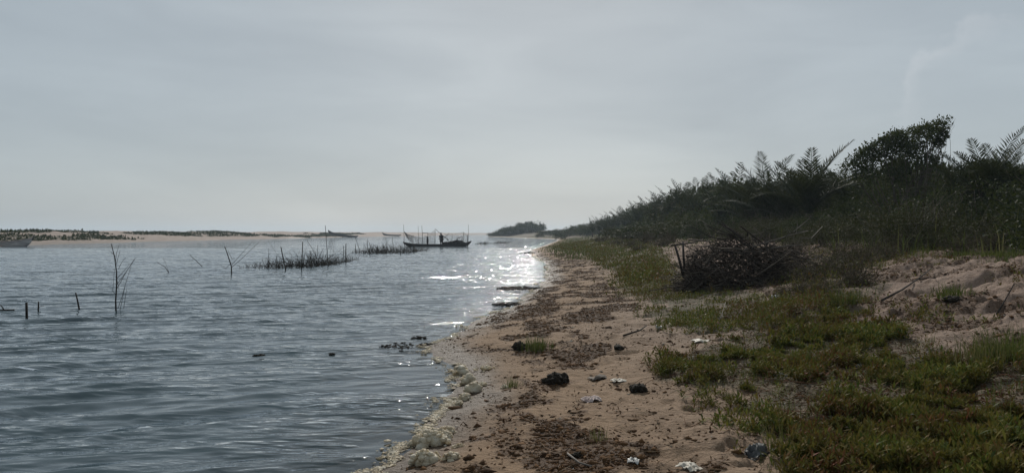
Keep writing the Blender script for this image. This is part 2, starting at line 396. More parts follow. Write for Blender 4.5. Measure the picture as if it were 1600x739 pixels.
def water_mat():
    m, nt, out = newmat('lagoon_water')
    g = nd(nt, 'ShaderNodeNewGeometry'); P = g.outputs['Position']
    gust = nd(nt, 'ShaderNodeMapRange'); gust.inputs['From Min'].default_value = .44; gust.inputs['From Max'].default_value = .64
    gust.inputs['To Min'].default_value = .22; gust.inputs['To Max'].default_value = 1.2
    gm = nd(nt, 'ShaderNodeMapping'); gm.inputs['Scale'].default_value = (.35, .9, 1); nt.links.new(P, gm.inputs[0])
    nt.links.new(noise(nt, gm.outputs[0], 1.0, 4, .65, .4), gust.inputs['Value'])
    da = nd(nt, 'ShaderNodeAttribute'); da.attribute_name = 'depth'
    lap = nd(nt, 'ShaderNodeMapRange'); lap.inputs['From Min'].default_value = .30; lap.inputs['From Max'].default_value = .02
    lap.inputs['To Min'].default_value = 1.0; lap.inputs['To Max'].default_value = 1.35
    nt.links.new(da.outputs['Fac'], lap.inputs['Value'])
    st_ = math_(nt, 'MULTIPLY', gust.outputs[0], lap.outputs[0])
    def bump(scale, st, dist, rot, prev=None, detail=3):
        mp = nd(nt, 'ShaderNodeMapping'); mp.inputs['Rotation'].default_value = (0, 0, rot); mp.inputs['Scale'].default_value = st
        nt.links.new(P, mp.inputs[0])
        f = noise(nt, mp.outputs[0], scale, detail, .55, .3)
        bp = nd(nt, 'ShaderNodeBump'); bp.inputs['Strength'].default_value = 1; bp.inputs['Distance'].default_value = 1
        nt.links.new(math_(nt, 'MULTIPLY', math_(nt, 'MULTIPLY', f, dist), st_), bp.inputs['Height'])
        if prev: nt.links.new(prev, bp.inputs['Normal'])
        return bp.outputs[0]
    n = bump(1.9, (.5, 1.3, 1), .058, R(-22))
    n = bump(7, (.6, 1.2, 1), .014, R(-22), n)
    n = bump(21, (.8, 1.1, 1), .0040, R(-40), n, 2)
    a = nd(nt, 'ShaderNodeAttribute'); a.attribute_name = 'depth'
    turb = nd(nt, 'ShaderNodeMapRange'); turb.inputs['From Min'].default_value = 0.0; turb.inputs['From Max'].default_value = .30
    turb.inputs['To Min'].default_value = .30; turb.inputs['To Max'].default_value = 1.0
    nt.links.new(a.outputs['Fac'], turb.inputs['Value'])
    df = nd(nt, 'ShaderNodeBsdfDiffuse'); df.inputs[0].default_value = (.040, .061, .070, 1)
    tr = nd(nt, 'ShaderNodeBsdfTransparent'); tr.inputs[0].default_value = (.85, .86, .80, 1)
    body = nd(nt, 'ShaderNodeMixShader'); nt.links.new(turb.outputs[0], body.inputs[0]); nt.links.new(tr.outputs[0], body.inputs[1]); nt.links.new(df.outputs[0], body.inputs[2])
    gl = nd(nt, 'ShaderNodeBsdfGlossy'); gl.inputs['Roughness'].default_value = .045; gl.inputs[0].default_value = (.95, .97, 1, 1)
    nt.links.new(n, gl.inputs['Normal'])
    fr = nd(nt, 'ShaderNodeFresnel'); fr.inputs['IOR'].default_value = 1.333; nt.links.new(n, fr.inputs['Normal'])
    mx = nd(nt, 'ShaderNodeMixShader'); nt.links.new(fr.outputs[0], mx.inputs[0]); nt.links.new(body.outputs[0], mx.inputs[1]); nt.links.new(gl.outputs[0], mx.inputs[2])
    nt.links.new(mx.outputs[0], out.inputs[0])
    return m
M['ground'] = ground_mat(); M['water'] = water_mat()

# ------------------------------------------------------------------ ground sheet
def polar(angs, Ys):
    T = np.tan(angs)
    X = T[None, :] * Ys[:, None]; Y = np.repeat(Ys[:, None], len(angs), 1)
    return X, Y
def grid_faces(r, c):
    i = np.arange(r - 1)[:, None] * c; j = np.arange(c - 1)[None]
    return np.stack([i + j, i + j + 1, i + c + j + 1, i + c + j], -1).reshape(-1, 4)
angs = np.concatenate([np.linspace(R(-72), R(-36), 50)[:-1], np.linspace(R(-36), R(-10), 130)[:-1], np.linspace(R(-10), R(37), 430)[:-1], np.linspace(R(37), R(74), 60)])
Ys = np.concatenate([np.linspace(1.0, 4.5, 60)[:-1], np.exp(np.linspace(math.log(4.5), math.log(60), 520))[:-1], np.exp(np.linspace(math.log(60), math.log(1800), 210))])
GX, GY = polar(angs, Ys)
GZ = height(GX, GY)
GD = GX - shore(GY)
go = mk('ground', np.stack([GX, GY, GZ], -1), grid_faces(*GX.shape), M['ground'], smooth=True)
tag(go, 'sandy beach and dune ground with wet edge along the lagoon', 'ground', kind='structure')
va, vb = veg_mask(GX, GY)
lit = lit_mask(GX, GY)
E = np.interp(GY, _by, _bx) - GX
def bar_veg(X, Y):
    E_ = np.interp(Y, _by, _bx) - X + (fbm(X * .12, Y * .06, 3, 74) - .5) * 6; Yj = Y + (fbm(X * .09, Y * .05, 3, 75) - .5) * 26
    def box(e0, e1, y0, y1): return (E_ > e0) & (E_ < e1) & (Yj > y0) & (Yj < y1)
    m = box(1, 7, 112, 168) | box(11, 26, 122, 150) | box(7, 19, 184, 262) | box(2, 9, 250, 345) | box(14, 24, 160, 176) | box(9, 16, 330, 420)
    return m * sstep(.28, .42, fbm(X * .35, Y * .2, 3, 76))
barveg = bar_veg(GX, GY) * (E > .6)
scrub = sstep(10.5, 13, GD + (fbm(GX * .5, GY * .5, 3, 73) - .5) * 5)
midp = sstep(60, 120, GY) * sstep(1.5, 5, GD) * .85
bt = inpoly(*jit(GX, GY, 1.2, 1.2, 81), POLY_BANKTOP)
edge = fbm(GX * 6, GY * 6, 3, 82)
veg = np.maximum.reduce([va * (.45 + .5 * edge), vb * (.5 + .45 * edge), bt * .5, barveg * .9 * (E > 0), scrub * .9, midp * (.5 + .5 * edge), sstep(200, 260, GY) * (GD > 1) * .9 * (E < 0)])
attr(go, 'veg', np.clip(veg, 0, 1)); attr(go, 'litter', np.clip(lit, 0, 1))
wet = sstep(.85, .1, GD + (fbm(GX * 1.3, GY * .9, 3, 83) - .5) * .8) * (E < -1) + sstep(1.5, .2, E) * (E > -1) * .8
attr(go, 'wet', np.clip(wet, 0, 1))
attr(go, 'bank', sstep(4.6, 6.2, GD) * sstep(16, 12, GD) * (E < 0)); attr(go, 'bar', (E > -2) * .8)
attr(go, 'low', sstep(4.2, 1.0, GD) * (E < 0))

# ------------------------------------------------------------------ water sheet with real waves
wa = np.concatenate([np.linspace(R(-75), R(-38), 60)[:-1], np.linspace(R(-38), R(12), 420)[:-1], np.linspace(R(12), R(40), 60)])
WY = np.concatenate([np.linspace(1.5, 4.2, 40)[:-1], np.exp(np.linspace(math.log(4.2), math.log(90), 800))[:-1], np.exp(np.linspace(math.log(90), math.log(1800), 170))])
WX, WYY = polar(wa, WY)
WD = WX - shore(WYY)
dep = -height(WX, WYY)
space = np.maximum(np.gradient(WY)[:, None] * np.ones_like(WX), np.abs(np.gradient(WX, axis=1)))
Z = np.zeros_like(WX)
wr = np.random.default_rng(3)
NW = 80
for k in range(NW):
    lam = math.exp(wr.uniform(math.log(.14), math.log(1.5)))
    th = R(115) + wr.normal() * (R(9) if lam > .4 else R(20))       # direction of travel, crests run about 28 deg off X
    kx, ky = 2 * PI / lam * math.cos(th), 2 * PI / lam * math.sin(th)
    slope = .021 * (1.0 if lam > .3 else .8) * (1.4 if .35 < lam < .9 else .95) * (1 if lam < .9 else .5)
    amp = slope * lam / (2 * PI)
    fade = sstep(lam * .5, lam * .28, space)
    ph = wr.uniform(0, 2 * PI)
    pz = kx * WX + ky * WYY + ph + 2.2 * fbm(WX * .25 / max(lam, .5), WYY * .25 / max(lam, .5), 2, 90 + k)
    Z += fade * amp * (np.sin(pz) + (.36 * np.sin(2 * pz) + .14 * np.sin(3 * pz) if lam > .35 else 0))
gust = .55 + .9 * fbm(WX * .12, WYY * .05, 3, 95)
calm = sstep(-.05, .5, dep) * .75 + .25
calm = calm * (.62 + .38 * sstep(-1, -9, WD))
Z = Z * gust * calm
# sharpen the crests a little
Z = Z + 2.0 * Z * Z
keep = (dep > -.16)
wf = grid_faces(*WX.shape)
kf = keep.ravel()[wf].any(axis=1)
wf = wf[kf]
used = np.unique(wf); remap = np.full(WX.size, -1); remap[used] = np.arange(len(used))
wo = mk('water', np.stack([WX, WYY, Z], -1).reshape(-1, 3)[used], remap[wf], M['water'], smooth=True)
attr(wo, 'depth', np.clip(dep.ravel()[used], 0, 5))
tag(wo, 'rippled grey blue lagoon water with sun glitter', 'water', kind='structure')

# ------------------------------------------------------------------ ground cover (succulent mat), grass and litter: nobody could count them
def scatter(poly, n, y0, p, jitter=True, extra=None):
    pts = np.array(poly); lo = pts.min(0); hi = pts.max(0)
    # sample Y with density ~ Y^-p
    u = rng.random(n)
    a, b = max(lo[1], 3.5), hi[1]
    if abs(p - 1) < 1e-6: Y = a * (b / a) ** u
    else: Y = (a ** (1 - p) + u * (b ** (1 - p) - a ** (1 - p))) ** (1 / (1 - p))
    # X range of the polygon rows is wide: sample over angle-free box
    X = lo[0] + rng.random(n) * (hi[0] - lo[0])
    if jitter:
        jx, jy = jit(X, Y, 1.6, 1.0, 51); jx = jx + rng.normal(size=n) * .16 * (1 + (rng.random(n) < .12) * 1.5); jy = jy + rng.normal(size=n) * .4
    else: jx, jy = X, Y
    k = inpoly(jx, jy, poly)
    X, Y = X[k], Y[k]
    k = (np.abs(X / Y) < .85)
    return X[k], Y[k]
def onground(X, Y, dz=0.):
    return np.stack([X, Y, height(X, Y) + dz], -1)
mb = MB()
def shoots(X, Y, hmin, hmax, nl, ll, lw):
    n = len(X)
    base = onground(X, Y, -.005)
    lean = rng.normal(size=(n, 3)) * .28; lean[:, 2] = 1; lean = unit(lean)
    hh = rng.uniform(hmin, hmax, n) * (.35 + 1.5 * sstep(.35, .7, fbm(X * 2.3, Y * 2.3, 3, 108)))
    az0 = rng.uniform(0, 2 * PI, n)
    for k in range(nl):
        t = (k + .6) / nl
        C = base + lean * (hh * t)[:, None]
        az = az0 + k * 2.4 + rng.normal(size=n) * .3
        el = rng.uniform(.25, 1.25, n) * (.6 + .5 * t)
        D = np.stack([np.cos(az) * np.cos(el), np.sin(az) * np.cos(el), np.sin(el)], -1)
        W = np.stack([-np.sin(az), np.cos(az), np.zeros(n)], -1); N = np.cross(D, W)
        s = rng.uniform(.6, 1.35, n)
        mb.kites(C, D, W, N, ll * s, lw * s, .55, .15)
X, Y = scatter(POLY_NEAR, 90000, 5, 1.6)
th = .6 * fbm(X * 1.3, Y * 1.3, 4, 101) + .5 * fbm(X * 5.5, Y * 5.5, 2, 102)
k = th > .595
X, Y = X[k], Y[k]
nn = Y < 9
print('shoots near', nn.sum(), (~nn).sum())
shoots(X[nn], Y[nn], .02, .09, 7, .055, .0140)
shoots(X[~nn], Y[~nn], .03, .10, 6, .060, .018)
X, Y = scatter(POLY_MID, 60000, 13, 1.5)
k = (fbm(X * .9, Y * .7, 4, 103) + .3 * fbm(X * 4, Y * 4, 2, 104)) > .60
X, Y = X[k], Y[k]
nn = Y < 22
print('shoots mid', nn.sum(), (~nn).sum())
shoots(X[nn], Y[nn], .03, .12, 6, .05, .018)
shoots(X[~nn], Y[~nn], .05, .18, 5, .10, .036)
X = rng.uniform(4.5, 11, 9000); Y = rng.uniform(7.5, 26, 9000); X = X + shore(Y)
k = fbm(X * 1.1, Y * 1.1, 4, 109) + .25 * fbm(X * 5, Y * 5, 2, 110) > .80
shoots(X[k], Y[k], .03, .14, 6, .06, .016)
X, Y = scatter(POLY_NEAR, 900, 5, 1.5); q_ = fbm(X * 1.7, Y * 1.7, 3, 115) > .5; shoots(X[q_], Y[q_], .10, .24, 9, .062, .015)
X, Y = scatter(POLY_MID, 700, 13, 1.3); q_ = fbm(X * 1.7, Y * 1.7, 3, 116) > .5; shoots(X[q_], Y[q_], .12, .28, 9, .075, .02)
# fallen brown leaves between the shoots
X, Y = scatter(POLY_NEAR, 26000, 5, 1.6); n_ = len(X)
D = rand_dirs(n_); D[:, 2] = np.abs(D[:, 2]) * .4; D = unit(D); W = side_of(D)
dead = MB(); dead.kites(onground(X, Y, .004), D, W, np.cross(D, W), rng.uniform(.02, .055, n_), rng.uniform(.006, .016, n_), .5, .25)
for q in range(420):
    i = int(rng.integers(0, n_)); x, y = X[i], Y[i]; a = rng.uniform(0, 6.3); L = rng.uniform(.15, .6)
    t = np.linspace(0, 1, 6); xs = x + np.cos(a + t * rng.normal()) * L * t; ys = y + np.sin(a + t * rng.normal()) * L * t
    P = onground(xs, ys, .012); P[:, 2] += rng.random(6) * .03; dead.tube(P, .004, .002, 3)
tag(dead.build('dead_leaves', M['deadleaf']), 'brown and reddish dead leaves and runners lying under the creeper', 'leaf litter', kind='stuff')
X, Y = scatter(POLY_BANKTOP, 5000, 20, 1.2); shoots(X, Y, .04, .2, 5, .06, .018)
tag(mb.build('ground_cover', M['purslane']), 'low green and reddish succulent creeper matting the sandy slope', 'ground cover', kind='stuff')

# short grass: sparse among the creeper, along the scrub foot, on the far flat
mb = MB()
def addgrass(X, Y, l0, l1, w, per=7, spread=.05):
    X = np.repeat(X, per) + rng.normal(size=len(X) * per) * spread; Y = np.repeat(Y, per) + rng.normal(size=len(Y) * per) * spread
    n = len(X)
    mb.blades(onground(X, Y, -.01), rng.uniform(0, 2 * PI, n), rng.uniform(l0, l1, n), np.full(n, w) * rng.uniform(.7, 1.3, n), rng.uniform(.1, 1.2, n))
X, Y = scatter(POLY_NEAR, 1300, 5, 1.5); addgrass(X, Y, .05, .16, .004, 6, .03)
X, Y = scatter(POLY_MID, 2600, 13, 1.3); addgrass(X, Y, .05, .17, .008, 6, .06)
X = rng.uniform(9.6, 14, 1700) ; Y = rng.uniform(9, 40, 1700); X = X + shore(Y)
k = rng.random(len(X)) < .2 + .8 * (fbm(X * .8, Y * .8, 3, 105) > .48); addgrass(X[k], Y[k], .06, .28, .010, 7, .10)
Y = np.exp(rng.uniform(math.log(45), math.log(300), 9000)); X = shore(Y) + rng.uniform(1.5, 22, 9000)
addgrass(X, Y, .06, .22, .05, 4, .5)
tag(mb.build('grass', M['grass']), 'thin green grass growing through the creeper and along the scrub foot', 'grass', kind='stuff')

# brown litter: crumbs of weed and peat, straw, dead leaves on the lower beach
mb = MB()
def cand(n, y0, y1, x0, x1):
    Y = np.exp(rng.uniform(math.log(y0), math.log(y1), n)); d = rng.uniform(x0, x1, n)
    return shore(Y) + d, Y
X, Y = cand(620000, 4.6, 60, .12, 11)
p = lit_mask(X, Y); k = rng.random(len(X)) < p ** 1.3 * .6
X, Y = X[k], Y[k]
print('litter', len(X))
OV = np.array([[1,0,0],[-1,0,0],[0,1,0],[0,-1,0],[0,0,1],[0,0,-1]], float); OF = np.array([[0,2,4],[2,1,4],[1,3,4],[3,0,4],[2,0,5],[1,2,5],[3,1,5],[0,3,5]])
def octas(X, Y, s, flat, dz=0.):
    n = len(X)
    V = OV[None] * rng.uniform(.5, 1.4, (n, 6, 3)) + rng.normal(size=(n, 6, 3)) * .22
    V[:, :, 2] *= flat
    a = rng.uniform(0, 2 * PI, n); ca, sa = np.cos(a)[:, None], np.sin(a)[:, None]
    el = rng.uniform(.6, 1.9, n)[:, None]
    x = V[:, :, 0] * el; y = V[:, :, 1]
    V = np.stack([x * ca - y * sa, x * sa + y * ca, V[:, :, 2]], -1) * np.asarray(s)[:, None, None]
    V = V + onground(X, Y, 0)[:, None] + np.array([0, 0, dz])
    mb.add(V.reshape(-1, 3), (np.arange(n)[:, None, None] * 6 + OF[None]).reshape(-1, 3))
s = np.exp(rng.normal(size=len(X)) * .6) * .0075 * (1 + Y * .02)
octas(X, Y, np.clip(s, .004, .045), .6)
X, Y = cand(40000, 4.6, 30, .1, 6.0); k = rng.random(len(X)) < .06 + lit_mask(X, Y) * .12
X, Y = X[k], Y[k]; n = len(X)
D = rand_dirs(n); D[:, 2] = np.abs(D[:, 2]) * .45; D = unit(D); W = side_of(D)
mb.kites(onground(X, Y, .002), D, W, np.cross(D, W), rng.uniform(.015, .06, n), rng.uniform(.008, .025, n), .5, .25)
tag(mb.build('beach_litter', M['litter']), 'dark brown crumbs of dried weed scattered over the lower beach', 'litter', kind='stuff')
mb = MB()
X, Y = cand(14000, 4.6, 40, .2, 9); k = rng.random(len(X)) < .14 + lit_mask(X, Y) * .3
X, Y = X[k], Y[k]; n = len(X)
a = rng.uniform(0, 2 * PI, n); D = np.stack([np.cos(a), np.sin(a), rng.normal(size=n) * .12], -1); W = np.stack([-np.sin(a), np.cos(a), 0 * a], -1)
mb.kites(onground(X, Y, .006), D, W, np.tile([0, 0, 1.], (n, 1)), rng.uniform(.05, .3, n), rng.uniform(.003, .007, n), .5, .5)
tag(mb.build('straw', M['straw']), 'thin dry stalks strewn over the sand', 'straw', kind='stuff')
mb = MB()
X, Y = cand(260, 5, 45, .3, 7.5); octas(X, Y, rng.uniform(.005, .017, len(X)) * (1 + Y * .03), .45, .004)
X, Y = scatter(POLY_NEAR, 90, 5, 1.3); octas(X, Y, rng.uniform(.006, .016, len(X)), .5, .06)
X, Y = scatter(POLY_MID, 120, 13, 1.); octas(X, Y, rng.uniform(.01, .03, len(X)) * (1 + Y * .01), .5, .05)
tag(mb.build('pale_litter', M['shard']), 'small pale shells and scraps speckled over sand and creeper', 'litter', kind='stuff')

# froth along the water's edge; its pale specks also imitate sun glitter
mb = MB()
n = 16000
Y = np.exp(rng.uniform(math.log(4.6), math.log(70), n)); X = shore(Y) + rng.normal(size=n) * (.03 + .04 * (rng.random(n) < .3)) - .02 + .16 * (vnoise(Y * 3.1, Y * 0, 112) - .5)
k = fbm(Y * 2.5, X * 3, 3, 111) > .57; X, Y = X[k], Y[k]
hz = height(X, Y)
Y2 = rng.uniform(5.4, 10.2, 6000); X2 = shore(Y2) + rng.normal(size=6000) * .035 + .03
k = fbm(Y2 * 3, X2 * 5, 3, 117) > .50; X = np.concatenate([X, X2[k]]); Y = np.concatenate([Y, Y2[k]])
s = np.exp(rng.normal(size=len(X)) * .5) * .0062 * (1 + .04 * Y)
m0 = mb.n; octas(X, Y, s, .35)
lift = np.repeat(np.maximum(0.006 - height(X, Y), 0) + .004, 6); mb.V[-1][:, 2] += lift
tag(mb.build('froth', M['foam']), 'thin pale froth along the edge of the water, its specks also imitating sun glitter', 'froth', kind='stuff')

# ------------------------------------------------------------------ foam heaps at the waterline
def foam_heap(px, py, wpx, hpx, label, n=14, depth=.8):
    c = at(px, py); sc = c.y / F
    W_ = wpx * sc * 1.2; H_ = hpx * sc * 1.08
    mb = MB(); V0, F0 = ICO2
    for k in range(n * 4):
        a = rng.uniform(0, 2 * PI); rr_ = math.sqrt(rng.random()) if k else 0
        big = k < n
        lobe = .75 + .5 * math.sin(a * 2 + n) * math.sin(a * 3 + 1.3 * n)
        r = (H_ * (.42 if big else .21)) * rng.uniform(.6, 1.15) * (1 - .35 * rr_)
        dome = math.sqrt(max(0, 1 - rr_ * rr_))
        q = np.array([math.cos(a) * rr_ * W_ * .46 * lobe, math.sin(a) * rr_ * W_ * .46 * depth * lobe, H_ * ((.30 if big else .60) * dome - .02)])
        P = V0 * np.array([r * 1.15, r * 1.1, r * .85])
        P = P * (1 + .34 * noise3(P + q + k, 14 / max(.05, W_) * .16, 7)[:, None] + .16 * noise3(P + q, 42, 9)[:, None]) + q
        mb.add(P, F0)
    V1, F1 = ICO1
    for k in range(n * 6):
        a = rng.uniform(0, 2 * PI); rr_ = math.sqrt(rng.random()); lobe = .75 + .5 * math.sin(a * 2 + n) * math.sin(a * 3 + 1.3 * n)
        r = H_ * .07 * rng.uniform(.5, 1.3); dome = math.sqrt(max(0, 1 - rr_ * rr_))
        q = np.array([math.cos(a) * rr_ * W_ * .50 * lobe, math.sin(a) * rr_ * W_ * .50 * depth * lobe, H_ * (.72 * dome - .02) * rng.uniform(.75, 1.08)])
        mb.add(V1 * r * (1 + .2 * rng.normal(size=(len(V1), 1))) + q, F1)
    o = mb.build('foam_heap', M['foam'], smooth=True, loc=(c.x, c.y, c.z - .01))
    tag(o, label, 'foam heap', 'foam heaps along the waterline')
FO = [(671,692,62,32,'largest yellowish foam heap lumped at the water edge in front',22),
      (664,724,46,30,'broad cream foam heap nearest the camera below the largest one',16),
      (707,717,30,18,'small knobby foam heap just right of the nearest broad heap',10),
      (718,698,20,10,'little flat foam lump on sand beside the largest heap',6),
      (700,676,34,16,'low ragged foam heap trailing behind the largest heap',10),
      (721,585,28,20,'round smooth foam heap at the top of the foam chain',9),
      (733,598,26,20,'second foam lump of the chain, below the round smooth one',9),
      (742,612,28,22,'thick middle foam lump of the chain against the sand',10),
      (728,624,20,16,'foam lump of the chain touching the water below its middle',7),
      (717,634,17,14,'lowest dark footed foam ball of the chain in the water',6),
      (762,578,40,10,'flat pale oval foam pad lying on sand beside the chain',9),
      (754,603,22,10,'thin spread of foam behind the middle of the chain',8),
      (788,606,13,9,'two small white foam bits stranded on the sand',4)]
for a in FO: foam_heap(a[0], a[1], a[2], a[3], a[4], a[5])

# ------------------------------------------------------------------ small things lying about
def blob(name, px, py, wpx, hpx, mat, label, cat, n=8, rough=.5, group=None, water=False):
    c = wat(px, py) if water else at(px, py)
    sc = c.y / F; W_ = wpx * sc; H_ = hpx * sc
    mb = MB(); V0, F0 = ICO2
    for k in range(n):
        a = rng.uniform(0, 2 * PI); rr_ = math.sqrt(rng.random()) if k else 0
        r = np.array([W_ * .22, W_ * .20, H_ * .5]) * rng.uniform(.6, 1.2)
        q = np.array([math.cos(a) * rr_ * W_ * .38, math.sin(a) * rr_ * W_ * .32, H_ * .3 * (1 - .6 * rr_)])
        P = V0 * r; P = P * (1 + rough * rng.normal(size=(len(P), 1)) * .5) + q
        mb.add(P, F0)
    return tag(mb.build(name, mat, loc=(c.x, c.y, c.z)), label, cat, group)
def raft(px, py, wpx, hpx, label):
    c = wat(px, py); sc = c.y / F; W_ = wpx * sc; H_ = hpx * sc * .55
    mb = MB(); V0, F0 = ICO1
    n = int(26 + wpx * 1.1); bend = rng.uniform(-.3, .3)
    for k in range(n):
        u = rng.uniform(-1, 1); taper = (1 - u * u) ** .5
        q = np.array([u * W_ * .5, bend * u * u * W_ * .3 + rng.normal() * .26 * W_ * taper, rng.uniform(-.01, .02)])
        r = np.array([1.7, 1.3, .5]) * H_ * rng.uniform(.35, 1.0) * (.4 + .6 * taper)
        P = V0 * r * (1 + .3 * rng.normal(size=(len(V0), 1))) + q; mb.add(P, F0)
        if k % 2: mb.tube(np.array([q, q + [rng.normal() * H_ * 2, rng.normal() * H_, H_ * rng.uniform(.1, .8)]]), H_ * .08, H_ * .03, 3)
    return tag(mb.build('floating_weed', M['weed'], loc=(c.x, c.y, 0)), label, 'weed', 'weed rafts at the water edge')
def crumple(name, px, py, wpx, hpx, mat, label, cat, rz=0., n=16, group=None):
    """a crumpled sheet with real thickness"""
    c = at(px, py); sc = c.y / F; W_ = wpx * sc; H_ = hpx * sc
    u, v = np.meshgrid(np.linspace(-1, 1, n), np.linspace(-1, 1, n))
    sd_ = rng.integers(1, 999)
    x = u * W_ * .5 * (1 + .4 * (fbm(v * 1.7 + sd_, u, 2, 3) - .5)); y = v * W_ * .38 * (1 + .5 * (fbm(u * 1.7, v + sd_, 2, 4) - .5))
    z = H_ * (1.25 * (1 - np.abs(2 * fbm(u * 1.4 + sd_, v * 1.4, 3, 5) - 1)) - .35) * np.clip(1.25 - (u * u + v * v) * .55, .1, 1)
    P = np.stack([x, y, np.maximum(z, .004)], -1).reshape(-1, 3)
    B = P.copy(); B[:, 2] -= .004 + .15 * B[:, 2]; 
    mb = MB(); q = grid_faces(n, n); mb.add(np.concatenate([P, B]), np.concatenate([q, q[:, ::-1] + n * n]))
    o = mb.build(name, mat, smooth=True, loc=(c.x, c.y, c.z + .003)); o.rotation_euler = (0, 0, rz)
    return tag(o, label, cat, group)
blob('weed_or_shade_clump', 868, 598, 44, 20, M['weed'], 'large black weed clump standing on the open sand', 'weed clump', 16, .6)
blob('weed_or_shade_clump', 1000, 610, 32, 12, M['weed'], 'dark ragged weed clump on sand near the creeper edge', 'weed clump', 12, .6)
blob('weed_or_shade_clump', 967, 546, 24, 9, M['weed'], 'small dark weed clump on bare sand below the bent stick', 'weed clump', 9, .6)
blob('weed_or_shade_clump', 900, 713, 26, 9, M['weed'], 'low dark weed clump in the brown litter at the front', 'weed clump', 9, .6)
blob('weed_or_shade_clump', 813, 545, 26, 13, M['weed'], 'dark clump standing in for the shadow of the green grass tuft', 'weed clump', 10, .6)  # dark lump added where the tuft's shadow falls
blob('weed_or_shade_clump', 1490, 470, 36, 9, M['weed'], 'flat dark patch standing in for the shadow of the green sprig on the sand bank', 'weed clump', 10, .5)  # cast shadow of the sprig modelled as a flat dark lump
for px, py, w_, h_, lb in [(404,556,15,5,'small dark weed lump floating alone on the open water'),
                           (518,554,9,4,'tiny dark weed bit floating between the lone lump and the shore'),
                           (622,541,62,4,'long thin weed raft floating just off the sand spit'),
                           (655,528,24,4,'short weed raft floating behind the long thin one'),
                           (668,539,26,5,'wet weed strip stranded on the tip of the sand spit'),
                           (812,451,70,6,'far long weed bank reaching from shore into glittering water'),
                           (792,476,44,7,'dark weed bank along the shore below the far long bank'),
                           (836,395,40,4,'farthest weed bank at the corner where the shore turns')]:
    raft(px, py, w_, h_, lb)
crumple('plastic_bag', 1187, 718, 46, 26, M['bag'], 'crumpled grey and white plastic bag at the creeper edge in front', 'plastic bag', .3, 20)
crumple('plastic_scrap', 1425, 722, 30, 12, M['bag_teal'], 'pale teal plastic scrap caught in the creeper in front', 'plastic scrap', .8)
crumple('rag', 925, 628, 32, 10, M['rag'], 'pinkish white twisted rag on the brown litter', 'rag', .5)
crumple('plastic_scrap', 990, 723, 22, 8, M['plastic_white'], 'white plastic scrap near the bottom edge among dead weed', 'plastic scrap', 1.2)
crumple('plastic_scrap', 1078, 732, 34, 9, M['shell'], 'cream crumpled scrap in the litter at the bottom edge', 'plastic scrap', 2.1)
crumple('shell', 966, 596, 22, 5, M['shell'], 'flat pale shell shaped piece on open sand between weed clumps', 'shell', .2)
crumple('plank', 934, 593, 26, 8, M['plank'], 'short dark broken plank beside the large weed clump', 'plank', .4, 8)
blob('plastic_scrap', 1028, 513, 15, 7, M['plastic_white'], 'white crushed cup at the tip of the upper creeper patch', 'plastic scrap', 5, .15)
blob('plastic_scrap', 1047, 510, 9, 7, M['plastic_yellow'], 'cream crumpled packet next to the white crushed cup', 'plastic scrap', 4, .15)
crumple('plastic_scrap', 1095, 534, 26, 5, M['shell'], 'flat pale scrap on the bare strip between two creeper patches', 'plastic scrap', .1)
crumple('plastic_scrap', 1100, 497, 14, 7, M['plastic_yellow'], 'yellowish packet lying in the upper creeper patch', 'plastic scrap', .9)
crumple('plastic_scrap', 1212, 468, 17, 8, M['plastic_white'], 'white box scrap on grass below the brushwood pile', 'plastic scrap', .3)
crumple('plastic_scrap', 1190, 464, 10, 7, M['plastic_yellow'], 'small cream scrap left of the white box scrap', 'plastic scrap', .3)
crumple('plastic_bag', 1169, 446, 14, 6, M['bag_teal'], 'blue green bag by the bottle under the brushwood pile', 'plastic bag', .3)
crumple('plastic_scrap', 1345, 575, 13, 8, M['plastic_white'], 'white scrap half buried in the middle of the creeper', 'plastic scrap', .3)
crumple('rag', 1218, 588, 18, 7, M['bag'], 'dark grey rag with white folds at the creeper notch', 'rag', .2)
def bottle(px, py, lpx, rz, mat, label):
    c = at(px, py); L = lpx * c.y / F; r = L * .14
    prof = [(0, 0), (0, .9), (.06, 1), (.55, 1), (.62, .95), (.78, .6), (.86, .36), (.95, .36), (.95, .44), (1.0, .44), (1.0, 0)]
    n = 14; an = np.arange(n) * 2 * PI / n
    V = np.array([[x * L - L / 2, math.cos(a) * q * r, math.sin(a) * q * r + r] for x, q in prof for a in an])
    i = np.arange(len(prof) - 1)[:, None] * n; j = np.arange(n)[None]; k = (j + 1) % n
    mb = MB(); mb.add(V, np.stack([i + j, i + n + j, i + n + k, i + k], -1).reshape(-1, 4))
    o = mb.build('bottle', mat, smooth=True, loc=(c.x, c.y, c.z)); o.rotation_euler = (0, R(-6), rz); tag(o, label, 'bottle')
bottle(1184, 442, 19, R(20), M['shell'], 'dirty pale bottle lying at the foot of the brushwood pile')
# loose sticks on land
def stick(pts, r0, r1, mat, label, name='stick', cat='stick', group=None, lift=0.):
    P = [np.array(at(px, py)) + np.array([0, 0, r0 + h]) for px, py, h in pts]
    c = P[0].copy(); mb = MB(); mb.tube([p - c for p in P], r0, r1, 6)
    return tag(mb.build(name, mat, loc=c, smooth=True), label, cat, group)
stick([(1378,474,.02),(1410,458,.03),(1440,438,.05),(1456,426,.07)], .017, .008, M['stick'], 'long dark branch lying up the sand bank')
stick([(1436,441,.03),(1452,439,.04),(1463,440,.03)], .012, .007, M['stick'], 'short dark branch across the upper end of the long one')
stick([(1558,494,.01),(1572,484,.12),(1585,470,.2)], .012, .006, M['stick'], 'forked twig standing in the sand at the right')
stick([(974,527,.01),(1000,523,.05),(1011,517,.07)], .014, .007, M['stick'], 'bent dark stick on sand behind the small weed clump')
stick([(1120,512,.02),(1128,503,.1),(1134,494,.22)], .008, .004, M['brushpale'], 'thin pale stalk standing in the upper creeper patch')
